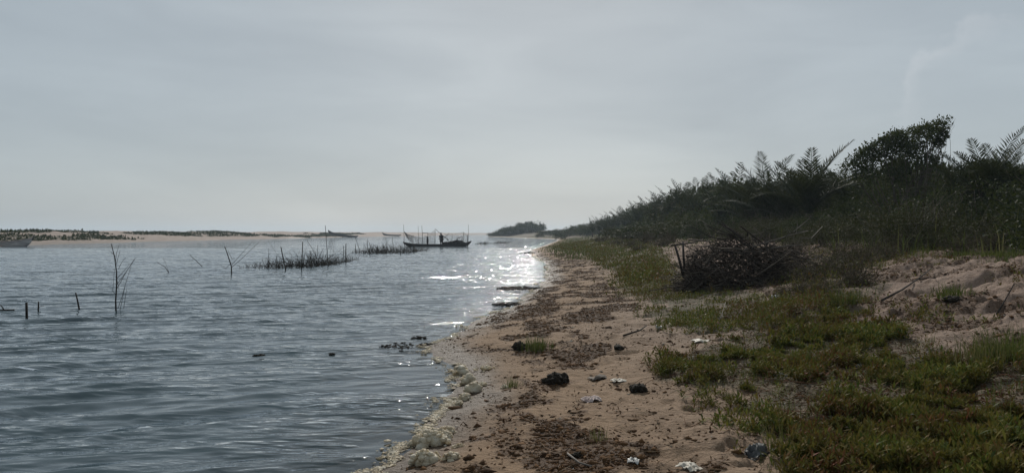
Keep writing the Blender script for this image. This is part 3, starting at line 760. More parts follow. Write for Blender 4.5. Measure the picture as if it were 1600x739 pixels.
stick([(886,712,.01),(905,727,.01),(925,733,.01)], .008, .005, M['brushpale'], 'thin pale reed stem lying in the front litter')
stick([(1430,563,.02),(1441,570,.06),(1455,553,.05)], .009, .006, M['brushpale'], 'pale broken stalk lying on the creeper under the bank')
stick([(1270,448,.02),(1285,452,.05),(1290,462,.1)], .013, .007, M['brushpale'], 'bleached bent stick right of the brushwood pile')

# ------------------------------------------------------------------ grass tufts that stand out
def tuft_mesh(n, l0, l1, w, spread, bend=1.1, mat='grass', name='grass_tuft'):
    mb = MB(); C = np.zeros((n, 3)); C[:, :2] = rng.normal(size=(n, 2)) * spread
    mb.blades(C, np.arctan2(C[:, 1], C[:, 0]) + rng.normal(size=n) * .8, rng.uniform(l0, l1, n), w * rng.uniform(.6, 1.3, n), rng.uniform(.1, bend, n))
    return mb.build(name, M[mat])
def put(o, px, py, label, cat='grass tuft', group=None, dz=-.02):
    c = at(px, py); o.location = (c.x, c.y, c.z + dz); return tag(o, label, cat, group)
put(tuft_mesh(240, .08, .24, .007, .09), 838, 546, 'bushy green grass tuft alone on the bare brown beach')
put(tuft_mesh(90, .05, .14, .005, .05), 800, 604, 'small green grass tuft on sand behind the foam')
put(tuft_mesh(60, .06, .16, .004, .04, mat='drygrass'), 935, 690, 'thin straw coloured grass tuft in the front litter')
put(tuft_mesh(220, .08, .26, .010, .13), 1488, 466, 'bright green sprig growing alone on the sand bank')
put(tuft_mesh(420, .12, .42, .008, .20, mat='grass'), 1592, 562, 'tall dark grass clump on the bank foot at the right edge', dz=-.05)
put(tuft_mesh(200, .12, .42, .008, .14, mat='drygrass'), 1545, 574, 'half dry grass clump left of the tall dark clump')
put(tuft_mesh(200, .08, .3, .009, .14, mat='grass'), 1320, 474, 'spiky green grass clump at the foot of the bank by the dry brush')
tag(put(tuft_mesh(900, .03, .12, .010, .5, name='grass_patch'), 1565, 398, 'bright green grass patch on top of the bank', 'grass patch'), kind='stuff')
put(tuft_mesh(90, .06, .2, .006, .06, mat='grass'), 1262, 572, 'small upright grass tuft at the rear of the front creeper')
put(tuft_mesh(70, .06, .2, .006, .06, mat='drygrass'), 1225, 700, 'dry tuft at the creeper edge behind the plastic bag')
# tall grass along the foot of the scrub
TG = [tuft_mesh(14, .2, .75, .016, .10, 1.2, 'grass', 'tall_grass'), tuft_mesh(14, .2, .7, .014, .10, 1.3, 'drygrass', 'tall_grass'), tuft_mesh(7, .3, 1.0, .026, .07, .9, 'grass', 'tall_grass')]
lab = ['tall green grass tuft along the foot of the scrub', 'tall dry grass tuft along the foot of the scrub', 'broad bladed tall grass tuft along the foot of the scrub']
first = [True] * 3
for i in range(32):
    px = rng.uniform(1290, 1640) if i < 22 else rng.uniform(1040, 1290)
    py = rng.uniform(374, 402)
    c = at(px, min(py, 402)); k = int(rng.integers(0, 3))
    if first[k]: o = TG[k]; first[k] = False; o.location = (c.x, c.y, c.z - .03)
    else: o = copy_tree(TG[k], (c.x, c.y, c.z - .03), rng.uniform(0, 6.3), rng.uniform(.6, 1.25))
    tag(o, lab[k], 'grass tuft', 'tall grass at the foot of the scrub')

# ------------------------------------------------------------------ shrubs, palms and trees of the dune
def crown(mb, centers, radii, per, leaf, up=.5, flat=.8, elong=2.2, shell=.55):
    r_m = max(radii)
    for c, r in zip(centers, radii):
        n = int(per * rng.uniform(.7, 1.3) * (r / r_m) ** 1.6) + 3
        U = rand_dirs(n, .35); rad = shell + (1 - shell) * rng.random(n) ** .7
        rad *= 1 + .22 * rng.normal(size=n)
        C = np.asarray(c) + U * (rad * r)[:, None] * np.array([1, 1, flat])
        D = unit(U * .7 + rng.normal(size=(n, 3)) * .75 + np.array([0, 0, -.1 + up * .3])); W = side_of(D); N = np.cross(D, W)
        s = leaf * rng.uniform(.6, 1.35, n)
        mb.kites(C, D, W, N, s, s / elong, .45, .12)
def stems(mb, tips, base_r, r0, r1, droop=.0, n=5):
    for t in tips:
        t = np.asarray(t, float); b = np.array([rng.normal() * base_r, rng.normal() * base_r, -.25])
        m = (b + t) / 2 + rng.normal(size=3) * .12 * np.linalg.norm(t) * np.array([1, 1, .5])
        P = np.array([b * (1 - u) ** 2 + 2 * m * u * (1 - u) + t * u * u for u in np.linspace(0, 1, 7)])
        mb.tube(P, r0, r1, n)
def make_bush(w, h, ncl, per, leaf, mat, elong=2.2, name='bush', twiggy=0):
    root = empty(name)
    cs = []; rs = []
    for k in range(ncl):
        a = rng.uniform(0, 2 * PI); rr_ = math.sqrt(rng.random()) * w * .5
        top = h * (1 - .55 * (rr_ / (w * .5)) ** 2)
        z = rng.uniform(.15, .92) ** .8 * top
        cs.append((math.cos(a) * rr_, math.sin(a) * rr_, z)); rs.append(rng.uniform(.13, .26) * min(w, h * 1.3))
    mb = MB(); crown(mb, cs, rs, per, leaf, elong=elong); mb.build('crown', M[mat], root)
    mb = MB(); stems(mb, [np.array(c) * rng.uniform(.9, 1.12) for c in cs[:max(8, ncl // 2)]], .12 * w, .022 * h ** .5, .006)
    if twiggy: stems(mb, [np.array([rng.normal() * w * .35, rng.normal() * w * .35, h * rng.uniform(.5, 1.12)]) for _ in range(twiggy)], .15 * w, .010, .003, n=3)
    mb.build('trunk', M['bark'], root)
    return root
def frond_mb(mb, L, e0, e1, az=0., pairs=30, ll=.34, lw=.022, curl=0., hang=.25):
    m = 12; el = np.linspace(e0, e1, m); st = L / (m - 1)
    r = np.concatenate([[0], np.cumsum(np.cos(el[:-1]) * st)]); z = np.concatenate([[0], np.cumsum(np.sin(el[:-1]) * st)])
    sidew = curl * (r / L) ** 2 * L
    P = np.stack([r, sidew, z], -1)
    ca, sa = math.cos(az), math.sin(az); Rm = np.array([[ca, -sa, 0], [sa, ca, 0], [0, 0, 1]]).T
    P = P @ Rm
    mb.tube(P, .018 * L ** .5, .004, 4)
    t = np.linspace(.16, 1, pairs); idx = t * (m - 1)
    C = np.stack([np.interp(idx, np.arange(m), P[:, k]) for k in range(3)], -1)
    T = np.gradient(P, axis=0); T = unit(np.stack([np.interp(idx, np.arange(m), T[:, k]) for k in range(3)], -1))
    S = unit(np.cross(T, np.array([0, 0, 1.]))); U = np.cross(S, T)
    pl = ll * (np.sin(PI * (t * .86 + .12)) ** .6) + .03
    for sg in (-1, 1):
        D = unit(T * (.55 + .5 * t[:, None]) + sg * S * .9 + U * .28 - np.array([0, 0, 1.]) * hang * rng.random((pairs, 1)) + rng.normal(size=(pairs, 3)) * .10)
        W = unit(np.cross(D, U)); mb.kites(C, D, W, np.cross(D, W), pl * rng.uniform(.8, 1.15, pairs), lw, .4, .1)
def palm_parts(L, trunk_h, nf=15, lw=.03, ll=.36):
    """a palm shrub with every frond a part"""
    root = empty('palm')
    mb = MB(); P = np.array([[0, 0, -.3], [.03, .02, trunk_h * .5], [.05, .03, trunk_h + .05]]); mb.tube(P, .13, .10, 9, .02); mb.build('trunk', M['bark'], root)
    for k in range(nf):
        u = k / nf
        mb = MB(); frond_mb(mb, L * rng.uniform(.8, 1.15), R(86 - 38 * u + rng.normal() * 7), R(34 - 56 * u + rng.normal() * 14), 0, 36, ll, lw, rng.normal() * .12)
        f = mb.build('frond', M['palm'], root); f.location = (.05, .03, trunk_h); f.rotation_euler = (0, 0, k * 2.4 + rng.normal() * .25)
    return root
def palm_far(L, trunk_h, nf=15, lw=.06, pairs=16, ll=.45):
    root = empty('palm'); mb = MB()
    for k in range(nf):
        u = k / nf; frond_mb(mb, L * rng.uniform(.8, 1.2), R(88 - 36 * u + rng.normal() * 6), R(52 - 62 * u + rng.normal() * 12), k * 2.4 + rng.normal() * .3, pairs, ll, lw, rng.normal() * .12)
    c = mb.build('crown', M['palm'], root); c.location = (0, 0, trunk_h)
    mb = MB(); mb.tube(np.array([[0, 0, -.5], [.02, .02, trunk_h * .5], [0, 0, trunk_h + .05]]), .13, .09, 6, .02); mb.build('trunk', M['bark'], root)
    return root
# silhouette of the scrub against the sky, as rows of the photo: (px, top row)
SIL = np.array([(760,366),(800,352),(845,352),(850,357),(880,352),(910,346),(945,338),(980,326),(1020,312),(1050,300),(1090,289),(1130,281),(1170,273),(1210,267),(1250,264),(1300,260),(1330,248),(1370,235),(1400,225),(1450,222),(1480,240),(1500,243),(1530,237),(1570,234),(1600,234),(1750,215)], float)
def sil_top(X, Y):
    px = 800 + X / Y * F
    return EYE + (HOR - np.interp(px, SIL[:, 0], SIL[:, 1])) / F * Y
NEAR = [make_bush(2.6, 2.2, 26, 250, .10, 'bush', 2.0, 'bush', 10), make_bush(2.9, 2.0, 26, 260, .09, 'bush_light', 2.2, 'bush', 12),
        make_bush(2.4, 2.2, 24, 250, .085, 'bush_olive', 2.6, 'bush', 26), make_bush(3.0, 2.2, 28, 220, .13, 'bush', 2.4, 'bush', 8)]
FARB = [make_bush(3.2, 2.2, 20, 90, .22, 'bush', 2.0), make_bush(3.0, 2.2, 20, 90, .20, 'bush_light', 2.0), make_bush(3.2, 2.1, 20, 90, .2, 'bush_olive', 2.4)]
bl = ['dark green leafy bush in the thick dune scrub', 'paler green leafy bush in the thick dune scrub', 'olive twiggy bush in the thick dune scrub', 'large leaved dark bush in the thick dune scrub']
fl = ['dark green bush in the far part of the dune scrub', 'paler green bush in the far part of the dune scrub', 'olive bush in the far part of the dune scrub']
usedN = [False] * 4; usedF = [False] * 3
nb = 0
def put_bush(k, near, x, y, hh, wsc=1., label=None, group='bushes of the dune scrub'):
    global nb
    src = (NEAR if near else FARB)[k]; us = usedN if near else usedF
    z = hgt(x, y); s = hh / 2.2; sc_ = (s * wsc, s * wsc, s)
    if not us[k]:
        us[k] = True; o = src; o.location = (x, y, z - .05); o.scale = sc_; o.rotation_euler = (0, 0, rng.uniform(0, 6.3))
    else: o = copy_tree(src, (x, y, z - .05), rng.uniform(0, 6.3), sc_)
    tag(o, label or (bl if near else fl)[k], 'bush', group if near else 'far ' + group); nb += 1
    return o
for row, d in enumerate([12.2, 14.5, 17.2, 20.5, 24.5, 29.0]):
    y = 11.0 + row * .7
    while y < 250:
        x = float(shore(y)) + d + rng.normal() * .6
        if x / y < .80 and (x - 4) / y > -.2:
            top = float(sil_top(x, y)); z = hgt(x, y)
            # front rows stay lower than the skyline
            tgt = (1.5 + .35 * row) * rng.uniform(.8, 1.2)
            hmax = top - z - .1
            hh = min(max(tgt, hmax * rng.uniform(.78, 1.0) if row >= 2 else tgt), hmax * 1.02, 5.2)
            if row == 0 and rng.random() < .35: hh = 0
            if hh > .55:
                near = y < 58
                put_bush(int(rng.choice([0, 1, 2, 3], p=[.36, .2, .26, .18])) if near else int(rng.integers(0, 3)), near, x, y, hh, float(np.clip(rng.uniform(1.0, 1.35) * (2.0 / hh) ** .35, .8, 1.6)))
        y += (1.75 + .022 * y) * rng.uniform(.85, 1.2) * (1 + .12 * row)
y = 19.0
while y < 90:
    x = float(shore(y)) + 10.4 + rng.normal() * .7
    if x / y < .80: put_bush(2 if rng.random() < .7 else 0, y < 58, x, y, rng.uniform(.7, 1.25) * (1 + y * .006), rng.uniform(1.2, 1.7))
    y += (1.3 + .02 * y) * rng.uniform(.8, 1.3)
print('bushes', nb)
# headland wood
for i in range(40):
    px = rng.uniform(764, 840); Y = rng.uniform(350, 410)
    x = (px - 800) / F * Y
    u = (px - 775) / 70.
    if x < float(shore(Y)) + 4: x = float(shore(Y)) + 4 + rng.random() * 6; px = 800 + x / Y * F
    ht = np.interp(px, [764, 780, 794, 808, 822, 834, 841, 850], [366, 359, 352, 348, 344, 343, 349, 358])
    top = EYE + (HOR - ht) / F * Y; hh = (top - hgt(x, Y)) * rng.uniform(.62, 1.08)
    if hh > .8: put_bush(0, False, x, Y, hh, rng.uniform(.9, 1.3), 'dark tree in the wood on the far headland', 'headland trees')
for i in range(16):
    px = rng.uniform(760, 800); Y = rng.uniform(372, 405); x = (px - 800) / F * Y
    if x < float(shore(Y)) + 1.5: continue
    put_bush(int(rng.integers(0, 3)), False, x, Y, rng.uniform(1.0, 2.4), 1.5, 'low dark bush on the tapering tip of the far headland', 'headland bushes')
for i in range(50):
    px = rng.uniform(838, 925); Y = rng.uniform(200, 330); x = (px - 800) / F * Y
    if x < float(shore(Y)) + 7: continue
    top = EYE + (HOR - np.interp(px, [845, 880, 912, 930], [358, 354, 348, 344])) / F * Y; hh = (top - hgt(x, Y)) * rng.uniform(.6, 1.0)
    if hh > .8: put_bush(int(rng.integers(0, 3)), False, x, Y, min(hh, 5), rng.uniform(1., 1.4))
for px, py, hp, lb in [(876,374,13,'round dark bush alone at the far corner of the shore'), (843,370,9,'small dark bush by the water below the headland wood')]:
    Y = 200 if px > 860 else 265; x = (px - 800) / F * Y; o = put_bush(0, False, x, Y, hp / F * Y, 1.0, lb); del o['group']
# palms rising from the scrub
PA = palm_parts(2.3, .7, 22, .034, .42); PB = palm_parts(2.0, .5, 19, .034, .38)
PF = [palm_far(2.4, .8, 14), palm_far(2.1, .7, 13)]
pused = {}
def put_palm(src, x, y, tipz, L, label, group=None):
    z = hgt(x, y)
    s = max((tipz - z) / (L + .75), .45)
    if id(src) not in pused: pused[id(src)] = 1; o = src; o.location = (x, y, z); o.rotation_euler = (0, 0, rng.uniform(0, 6)); o.scale = (s, s, s)
    else: o = copy_tree(src, (x, y, z), rng.uniform(0, 6.3), s)
    tag(o, label, 'palm', group)
    return o
for px, py, Y, src, lb in [(1262,228,40,PA,'feathery palm left of the tall leafy tree with tips highest on its slope'), (1305,236,47,PB,'feathery palm tight against the tall leafy tree'),
        (1540,212,29,PA,'broad drooping palm on the skyline right of the tall leafy tree'), (1508,226,30,PB,'palm between the tall leafy tree and the broad drooping palm'),
        (1592,216,28,PB,'drooping palm cut by the right edge of the photo'), (1560,220,31,PA,'palm close behind the broad drooping one on the right skyline'), (1322,240,43,PB,'short palm half buried in the left slope of the tall tree'), (1198,246,46,PA,'palm with one raised feathery frond in the middle of the skyline'),
        (1170,260,50,PB,'low palm just left of the one with a raised frond'), (1228,256,44,PB,'bushy palm between two taller palms on the skyline')]:
    x = (px - 800) / F * Y
    put_palm(src, x, Y, EYE + (HOR - py) / F * Y, 2.1, lb)
for i, px in enumerate([1148,1128,1108,1090,1072,1060,1048,1035,1022,1010,998,988,976,966,956,946,936,926]):
    py = np.interp(px, SIL[:, 0], SIL[:, 1]) - rng.uniform(1, 9) * np.interp(px, [926, 1150], [.6, 1.3]); Y = np.interp(px, [926, 1000, 1050, 1150], [170, 120, 86, 54]) * rng.uniform(.92, 1.08)
    x = (px - 800) / F * Y
    put_palm(PF[i % 2], x, Y, EYE + (HOR - py) / F * Y, 2.2, 'small feathery palm on the skyline of the falling ridge', 'small palms along the ridge')
# the tall leafy tree
root = empty('tree'); Yt = 34.0; bx = (1415 - 800) / F * Yt; bz = hgt(bx, Yt); root.location = (bx, Yt, bz)
cs = []; rs = []
for px, py, r in [(1330,262,16),(1345,250,17),(1360,240,18),(1375,230,18),(1392,222,18),(1408,216,18),(1425,211,17),(1440,206,15),(1450,203,13),(1460,200,11),(1385,250,24),(1410,240,24),(1435,232,22),(1455,222,16),(1420,262,24),(1350,272,20),(1395,275,24),(1445,255,20),(1466,214,10),(1470,205,8),(1462,226,10)]:
    cs.append(((px - 800) / F * Yt - bx, rng.normal() * .5, EYE + (HOR - py) / F * Yt - bz)); rs.append(r / F * Yt)
mb = MB(); crown(mb, cs, rs, 900, .115, elong=2.0, shell=.35)
lc = []; lr_ = []
for px, py, r in [(1474,196,7),(1480,190,6),(1470,190,6),(1484,198,5),(1477,206,6),(1482,214,5),(1475,222,5),(1488,186,3),(1462,192,6)]:
    lc.append(((px - 800) / F * Yt - bx, rng.normal() * .2, EYE + (HOR - py) / F * Yt - bz)); lr_.append(r / F * Yt)
crown(mb, lc, [r * 1.25 for r in lr_], 26, .12, elong=2.3, shell=.3)
mb.build('crown', M['bush_light'], root)
mb = MB(); stems(mb, cs, .12, .05, .008); stems(mb, [np.array(q) + rng.normal(size=3) * .12 for q in lc for _ in range(3)], .12, .02, .004, n=4); mb.tube(np.array([[0, 0, -.4], [.05, 0, .8], [0, .05, 1.9]]), .12, .07, 8); mb.build('trunk', M['bark'], root)
tag(root, 'tallest leafy tree on the dune with a lacy top leaning right', 'tree')
# dry twiggy bushes in front of the scrub
def make_dry(w, h, n, mat='dry'):
    root = empty('dry_bush'); mb = MB()
    for k in range(n):
        a = rng.uniform(0, 2 * PI); e = rng.uniform(.2, 1.4); L = h * rng.uniform(.6, 1.25) if e > .7 else w * .5 * rng.uniform(.6, 1.1)
        P = [np.array([rng.normal() * w * .1, rng.normal() * w * .1, -.05])]
        d = np.array([math.cos(a) * math.cos(e), math.sin(a) * math.cos(e), math.sin(e)])
        for q in range(5): P.append(P[-1] + d * L / 5); d = unit(d + rng.normal(size=3) * .3)
        mb.tube(np.array(P), .009, .003, 3)
        for q in range(2, 5):
            d2 = unit(d + rng.normal(size=3) * .8); mb.tube(np.array([P[q], P[q] + d2 * L * .2, P[q] + d2 * L * .33 + np.array([0, 0, .03])]), .005, .002, 3)
    mb.build('branches', M[mat], root)
    mb = MB(); m = n * 5; U = rand_dirs(m, .5); C = U * np.array([w * .5, w * .5, h * .8]) * (rng.random((m, 1)) ** .5); C[:, 2] = np.abs(C[:, 2]) + .05
    D = rand_dirs(m); W = side_of(D); mb.kites(C, D, W, np.cross(D, W), .05 * rng.uniform(.6, 1.5, m), .02, .45, .2); mb.build('leaves', M['bush_olive'], root)
    return root
DB = [make_dry(1.5, .5, 70), make_dry(1.2, .6, 60), make_dry(1.7, .4, 70)]
dused = [False] * 3
for i, (px, py, s) in enumerate([(1300,432,1.0),(1330,440,.9),(1275,440,.8),(1345,415,1.0),(1310,410,1.0),(1262,455,.6),(1375,400,.8),(1420,392,.9),(1000,392,1.2),(985,385,1.2),(1012,380,1.6),(965,382,1.3),(1035,384,1.3),(1050,378,1.4),(1025,374,1.8),(1530,384,.8),(1460,388,.8),(1095,372,1.2),(1065,366.9,1.6),(980,376,2.0),(940,378,1.8),(1245,396,1.0),(1580,378,1.0),(1360,410,.8),(1390,404,.7),(1288,462,.6),(1250,440,.7),(1500,392,.7),(1550,390,.8),(1345,448,.6),(1230,466,.5)]):
    c = at(px, py); k = i % 3
    if not dused[k]: dused[k] = True; o = DB[k]; o.location = c; o.scale = (s, s, s)
    else: o = copy_tree(DB[k], c, rng.uniform(0, 6.3), s)
    tag(o, 'dry brown twiggy bush on the sandy slope below the scrub', 'dry bush', 'dry bushes below the scrub')

# ------------------------------------------------------------------ brushwood pile on the beach
c0 = at(1150, 452); pile = empty('brushwood_pile', (c0.x, c0.y, c0.z))
tag(pile, 'big dark brushwood pile with jutting sticks on the grassy beach', 'brushwood pile')
s0 = c0.y / F
def loc(px, py, dy=0.):   # a point of the pile, metres from its base
    return np.array([(px - 800) / F * (c0.y + dy) - c0.x, dy, EYE + (HOR - py) / F * (c0.y + dy) - c0.z])
mb = MB()
top = np.array([(1062,440),(1075,386),(1100,371),(1140,354),(1175,357),(1205,370),(1250,388),(1290,402)], float)
for k in range(1900):
    px = rng.uniform(1062, 1232) if k < 1550 else rng.uniform(1190, 1300); dy = rng.uniform(-.5, 1.7)
    tp = np.interp(px, top[:, 0], top[:, 1]) + 16 * (float(vnoise(np.array([px * .06]), np.array([dy * 2.]), 131)[0]) - .4); py = tp + (rng.random() ** .8) * (452 - tp)
    if px > 1225: py = tp + rng.random() ** 1.5 * 30
    P0 = loc(px, py, dy); P0[2] -= abs(dy - .6) * .35
    P0[2] = max(P0[2], .02)
    a = rng.uniform(0, 2 * PI) if rng.random() < .6 else rng.normal() * .5; e = rng.normal() * .45 + .1; L = rng.uniform(.25, .9) if rng.random() < .88 else rng.uniform(.9, 1.7)
    d = np.array([math.cos(a) * math.cos(e), math.sin(a) * math.cos(e), math.sin(e)]); d2 = unit(d + rng.normal(size=3) * .25)
    P = np.array([P0 - d * L * .5, P0, P0 + d2 * L * .5]); P[:, 2] = np.maximum(P[:, 2], -.03)
    mb.tube(P, min(.004 * math.exp(abs(rng.normal()) * .75), .024), .003, 3)
mb.build('twigs', M['heap_twig'], pile)
mb = MB()   # leafy debris packed inside the pile
n = 4200; px = rng.uniform(1072, 1225, n); dy = rng.uniform(-.15, 1.4, n); tp = np.interp(px, top[:, 0], top[:, 1]) + 10; py = tp + rng.random(n) * (455 - tp)
C = np.stack([(px - 800) / F * (c0.y + dy) - c0.x, dy, np.maximum(EYE + (HOR - py) / F * (c0.y + dy) - c0.z - np.abs(dy - .6) * .3, 0)], -1)
D = rand_dirs(n); W = side_of(D); mb.kites(C, D, W, np.cross(D, W), rng.uniform(.05, .16, n), rng.uniform(.02, .05, n), .5, .2)
mb.build('dead_leaves', M['brush'], pile)
for pts, r0, r1, mt in [([(1068,432),(1062,408),(1055,384)], .035, .024, 'stick'), ([(1070,422),(1068,400),(1067,378)], .03, .025, 'stick'),
        ([(1048,384),(1070,381),(1090,378)], .02, .014, 'stick'), ([(1180,392),(1150,372),(1120,345)], .018, .009, 'stick'), ([(1165,384),(1140,366),(1104,352)], .017, .008, 'stick'),
        ([(1175,386),(1160,374),(1128,350)], .02, .010, 'stick'), ([(1140,378),(1110,370),(1066,347)], .015, .007, 'stick'), ([(1160,372),(1138,356),(1128,347)], .022, .012, 'stick'),
        ([(1150,370),(1120,364),(1095,344)], .014, .007, 'stick'), ([(1086,441),(1100,415),(1112,398),(1130,388)], .014, .008, 'brushpale'), ([(1097,437),(1108,412),(1118,390)], .012, .008, 'brushpale'),
        ([(1160,392),(1200,378),(1240,366),(1262,361)], .02, .008, 'brushpale'), ([(1205,388),(1230,384),(1254,382)], .014, .008, 'brushpale'), ([(1240,362),(1252,352),(1265,341)], .012, .006, 'brushpale'),
        ([(1200,388),(1236,364),(1275,358)], .012, .006, 'stick'), ([(1250,372),(1268,372),(1285,354)], .012, .006, 'brushpale'), ([(1175,428),(1180,412),(1184,396)], .02, .016, 'stick'),
        ([(1130,392),(1160,396),(1200,390)], .02, .014, 'stick'), ([(1244,365),(1246,352),(1245,346)], .010, .006, 'brushpale')]:
    m2 = MB(); m2.tube(np.array([loc(px, py, rng.uniform(-.3, .5)) if i else loc(px, py, -.1) for i, (px, py) in enumerate(pts)]), r0, r1, 6); m2.build('branch', M[mt], pile, smooth=True)

# ------------------------------------------------------------------ stakes and branches standing in the lagoon
def wpt(px, py, Y): return np.array([(px - 800) / F * Y, Y, EYE + (HOR - py) / F * Y])
def stake(base, pts, label, r0=.02, r1=.014, name='stake', extra=(), group=None, dy=0., Y=None, mat='stick'):
    """base: waterline pixel; pts: pixels upwards; extra: side branches (list of pixel lists)"""
    Yb = Y or EYE * F / (base[1] - HOR)
    B = wpt(base[0], base[1], Yb); B[2] = 0
    o = empty(name, B) if extra else None
    P = [np.array([0, 0, -.45])] + [np.zeros(3)] + [wpt(x, y, Yb + dy * (i + 1) / len(pts)) - B for i, (x, y) in enumerate(pts)]
    P[0] = np.array([0, 0, 0]) - (P[2] / np.linalg.norm(P[2])) * .45
    mb = MB(); mb.tube(np.array(P), r0, r1, 6)
    if not extra:
        o = mb.build(name, M[mat], loc=B, smooth=True); return tag(o, label, name.replace('_', ' '), group)
    mb.build('stem', M[mat], o, smooth=True)
    for e in extra:
        m2 = MB(); q = [wpt(x, y, Yb + rng.normal() * .1) - B for x, y in e]; m2.tube(np.array(q), r1 * .75, r1 * .35, 5); m2.build('branch', M[mat], o, smooth=True)
    return tag(o, label, name.replace('_', ' '), group)
stake((41.5,497), [(41.3,484),(41,472.5)], 'thick upright stake nearest the left edge of the water', .026, .022)
stake((59.5,486), [(59.7,478),(60,471)], 'short stake with a side twig right of the thick upright one', .02, .012, extra=[[(59.6,480),(65,478),(69,478)]], name='branched_stake')
stake((123.5,483), [(121,470),(118,457)], 'crooked bare stake standing alone left of the tall twiggy branch', .022, .014)
stake((2,485.5), [(8,484.6),(22,484.6)], 'half sunk log with a raised twig at the left edge', .035, .02, name='sunken_log', extra=[[(6,484),(2,478),(-6,474)]])
stake((181,487), [(180.5,470),(182,448),(182,425),(179,402),(174,381)], 'tall twiggy branch standing in open water, tallest of the left stakes', .020, .008, name='branched_stake', extra=[
    [(182,445),(197,425),(209,406),(213,402)],[(183,450),(200,420),(211,405)],[(182,436),(192,425),(203,412)],[(180,412),(182,395),(187,381)],[(180,418),(184,404),(188,390)],[(180,400),(174,394),(169,391)],
    [(180.5,460),(176,455),(178,430),(179,420)],[(184,482),(190,465),(197,440),(205,415)],[(187,485),(191,468),(195,448)],[(193,482),(196,462),(198,450)],[(185,420),(190,410),(197,402)],[(181,432),(184,442),(186,455)]])
stake((263.5,426), [(258,417),(245,409.5)], 'low V shaped twig standing between the twiggy branch and slanting stick', .018, .01, name='branched_stake', extra=[[(263.5,425),(259,412),(255,402.5)]])
stake((316,416.5), [(306,407),(296,398)], 'thin slanting stick alone left of the Y shaped stake', .02, .012)
stake((361.7,427.5), [(361.4,416),(357,402),(353,390),(351,385)], 'Y shaped stake with long slanting arm before the near brush bed', .03, .015, name='branched_stake', extra=[[(361.6,418),(380,402),(409,374)],[(362,414),(376,398),(396,376)],[(363,405),(358,396),(356,390)],[(361,411),(352,420),(345,416)]])
G = 'stakes of the brush beds'
for b, p, lb, r in [((446.5,423),[(442,402),(439,386)],'thick bent stake in front of the near brush bed',.035), ((471,422),[(472,400),(473,378)],'straight stake in the middle of the near brush bed',.03),
        ((487,419),[(486,404),(485,392)],'short stake right of the bed middle',.02), ((513,416.5),[(511,390),(508.3,352.5)],'tallest thin pole at the right of the near brush bed',.022),
        ((540.8,410.5),[(540.2,396),(540.6,380.6)],'thick knobbed stake ending the near brush bed on the right',.04), ((537,400),[(537,391),(537,383)],'thin stake just behind the knobbed one',.028),
        ((494,400),[(487,387),(479,374.5)],'slanting thin pole leaning over the near brush bed',.02), ((496.5,400),[(496.5,390),(496.5,383)],'short upright stake at the back of the near brush bed',.025),
        ((420,407),[(420,398),(420,388.5)],'thin upright twig at the left of the near brush bed',.02),
        ((555.6,393),[(555.5,387),(555.6,381)],'first stake at the left end of the far brush bed',.035), ((562,392),[(559,382),(555.3,371.5)],'slanting pole near the left end of the far brush bed',.03),
        ((575,395),[(574.5,386),(574,377)],'second upright stake of the far brush bed',.03), ((590,395),[(590,389),(590,384)],'short stake at the middle of the far brush bed',.03),
        ((604,393),[(603.5,382),(603,371)],'tall thin pole in the middle of the far brush bed',.028), ((615.6,392),[(614,382),(612.8,371)],'tall thin pole right of the middle of the far bed',.028),
        ((626,397.5),[(626,390),(626,384)],'dark stake nearest in the far brush bed',.04), ((634,394),[(637,385),(640,378)],'slanting twig stake below the canoe stern',.03)]:
    stake(b, p, lb, r, r * .6, group=G)

# ------------------------------------------------------------------ brush beds in the water
def brush_bed(rows, n, hmin, hmax, label, r=.012, depth=3.0):
    """rows: (px, py_front) line of the front; twigs bristle from it"""
    rows = np.array(rows, float); Yr = EYE * F / (rows[:, 1] - HOR); Xr = (rows[:, 0] - 800) / F * Yr
    c = np.array([Xr.mean(), Yr.mean(), 0]); mb = MB()
    dens = rng.random(n) ; t = dens * (len(rows) - 1)
    for k in range(n):
        x = np.interp(t[k], np.arange(len(rows)), Xr) + rng.normal() * .15; y = np.interp(t[k], np.arange(len(rows)), Yr) + rng.random() ** 1.4 * depth
        clump = .55 + .75 * float(vnoise(np.array([x * 1.1]), np.array([y * .3]), 121)[0])
        endf = min(1, .35 + 3.0 * min(t[k], len(rows) - 1 - t[k]) / (len(rows) - 1))
        h = rng.uniform(hmin, hmax) * clump * endf
        a = rng.uniform(0, 2 * PI); e = abs(rng.normal() * .75) + .15
        L = h / max(math.cos(min(e, 1.2)), .35)
        d = np.array([math.cos(a) * math.sin(e), math.sin(a) * math.sin(e), math.cos(e)])
        P = [np.array([x, y, -.12])]
        for q in range(3): P.append(P[-1] + d * L / 3); d = unit(d + rng.normal(size=3) * .28)
        mb.tube(np.array(P) - c, r * rng.uniform(.6, 1.3), r * .35, 3)
    return tag(mb.build('brush_bed', M['brush'], loc=c), label, 'brush bed')
brush_bed([(372,419),(400,419.5),(430,420),(460,419),(490,417),(515,414),(538,409)], 900, .2, .85, 'nearer dark brush bed of twigs sticking out of the lagoon', .013, 5.)
brush_bed([(545,395.5),(575,397),(605,396.5),(632,396),(655,393)], 560, .25, .85, 'farther brush bed of twigs in front of the canoe stern', .022, 9.)
brush_bed([(742,381.5),(765,381),(800,379.5)], 240, .2, .6, 'thin low line of twigs in the glitter beyond the canoe bow', .035, 8.)

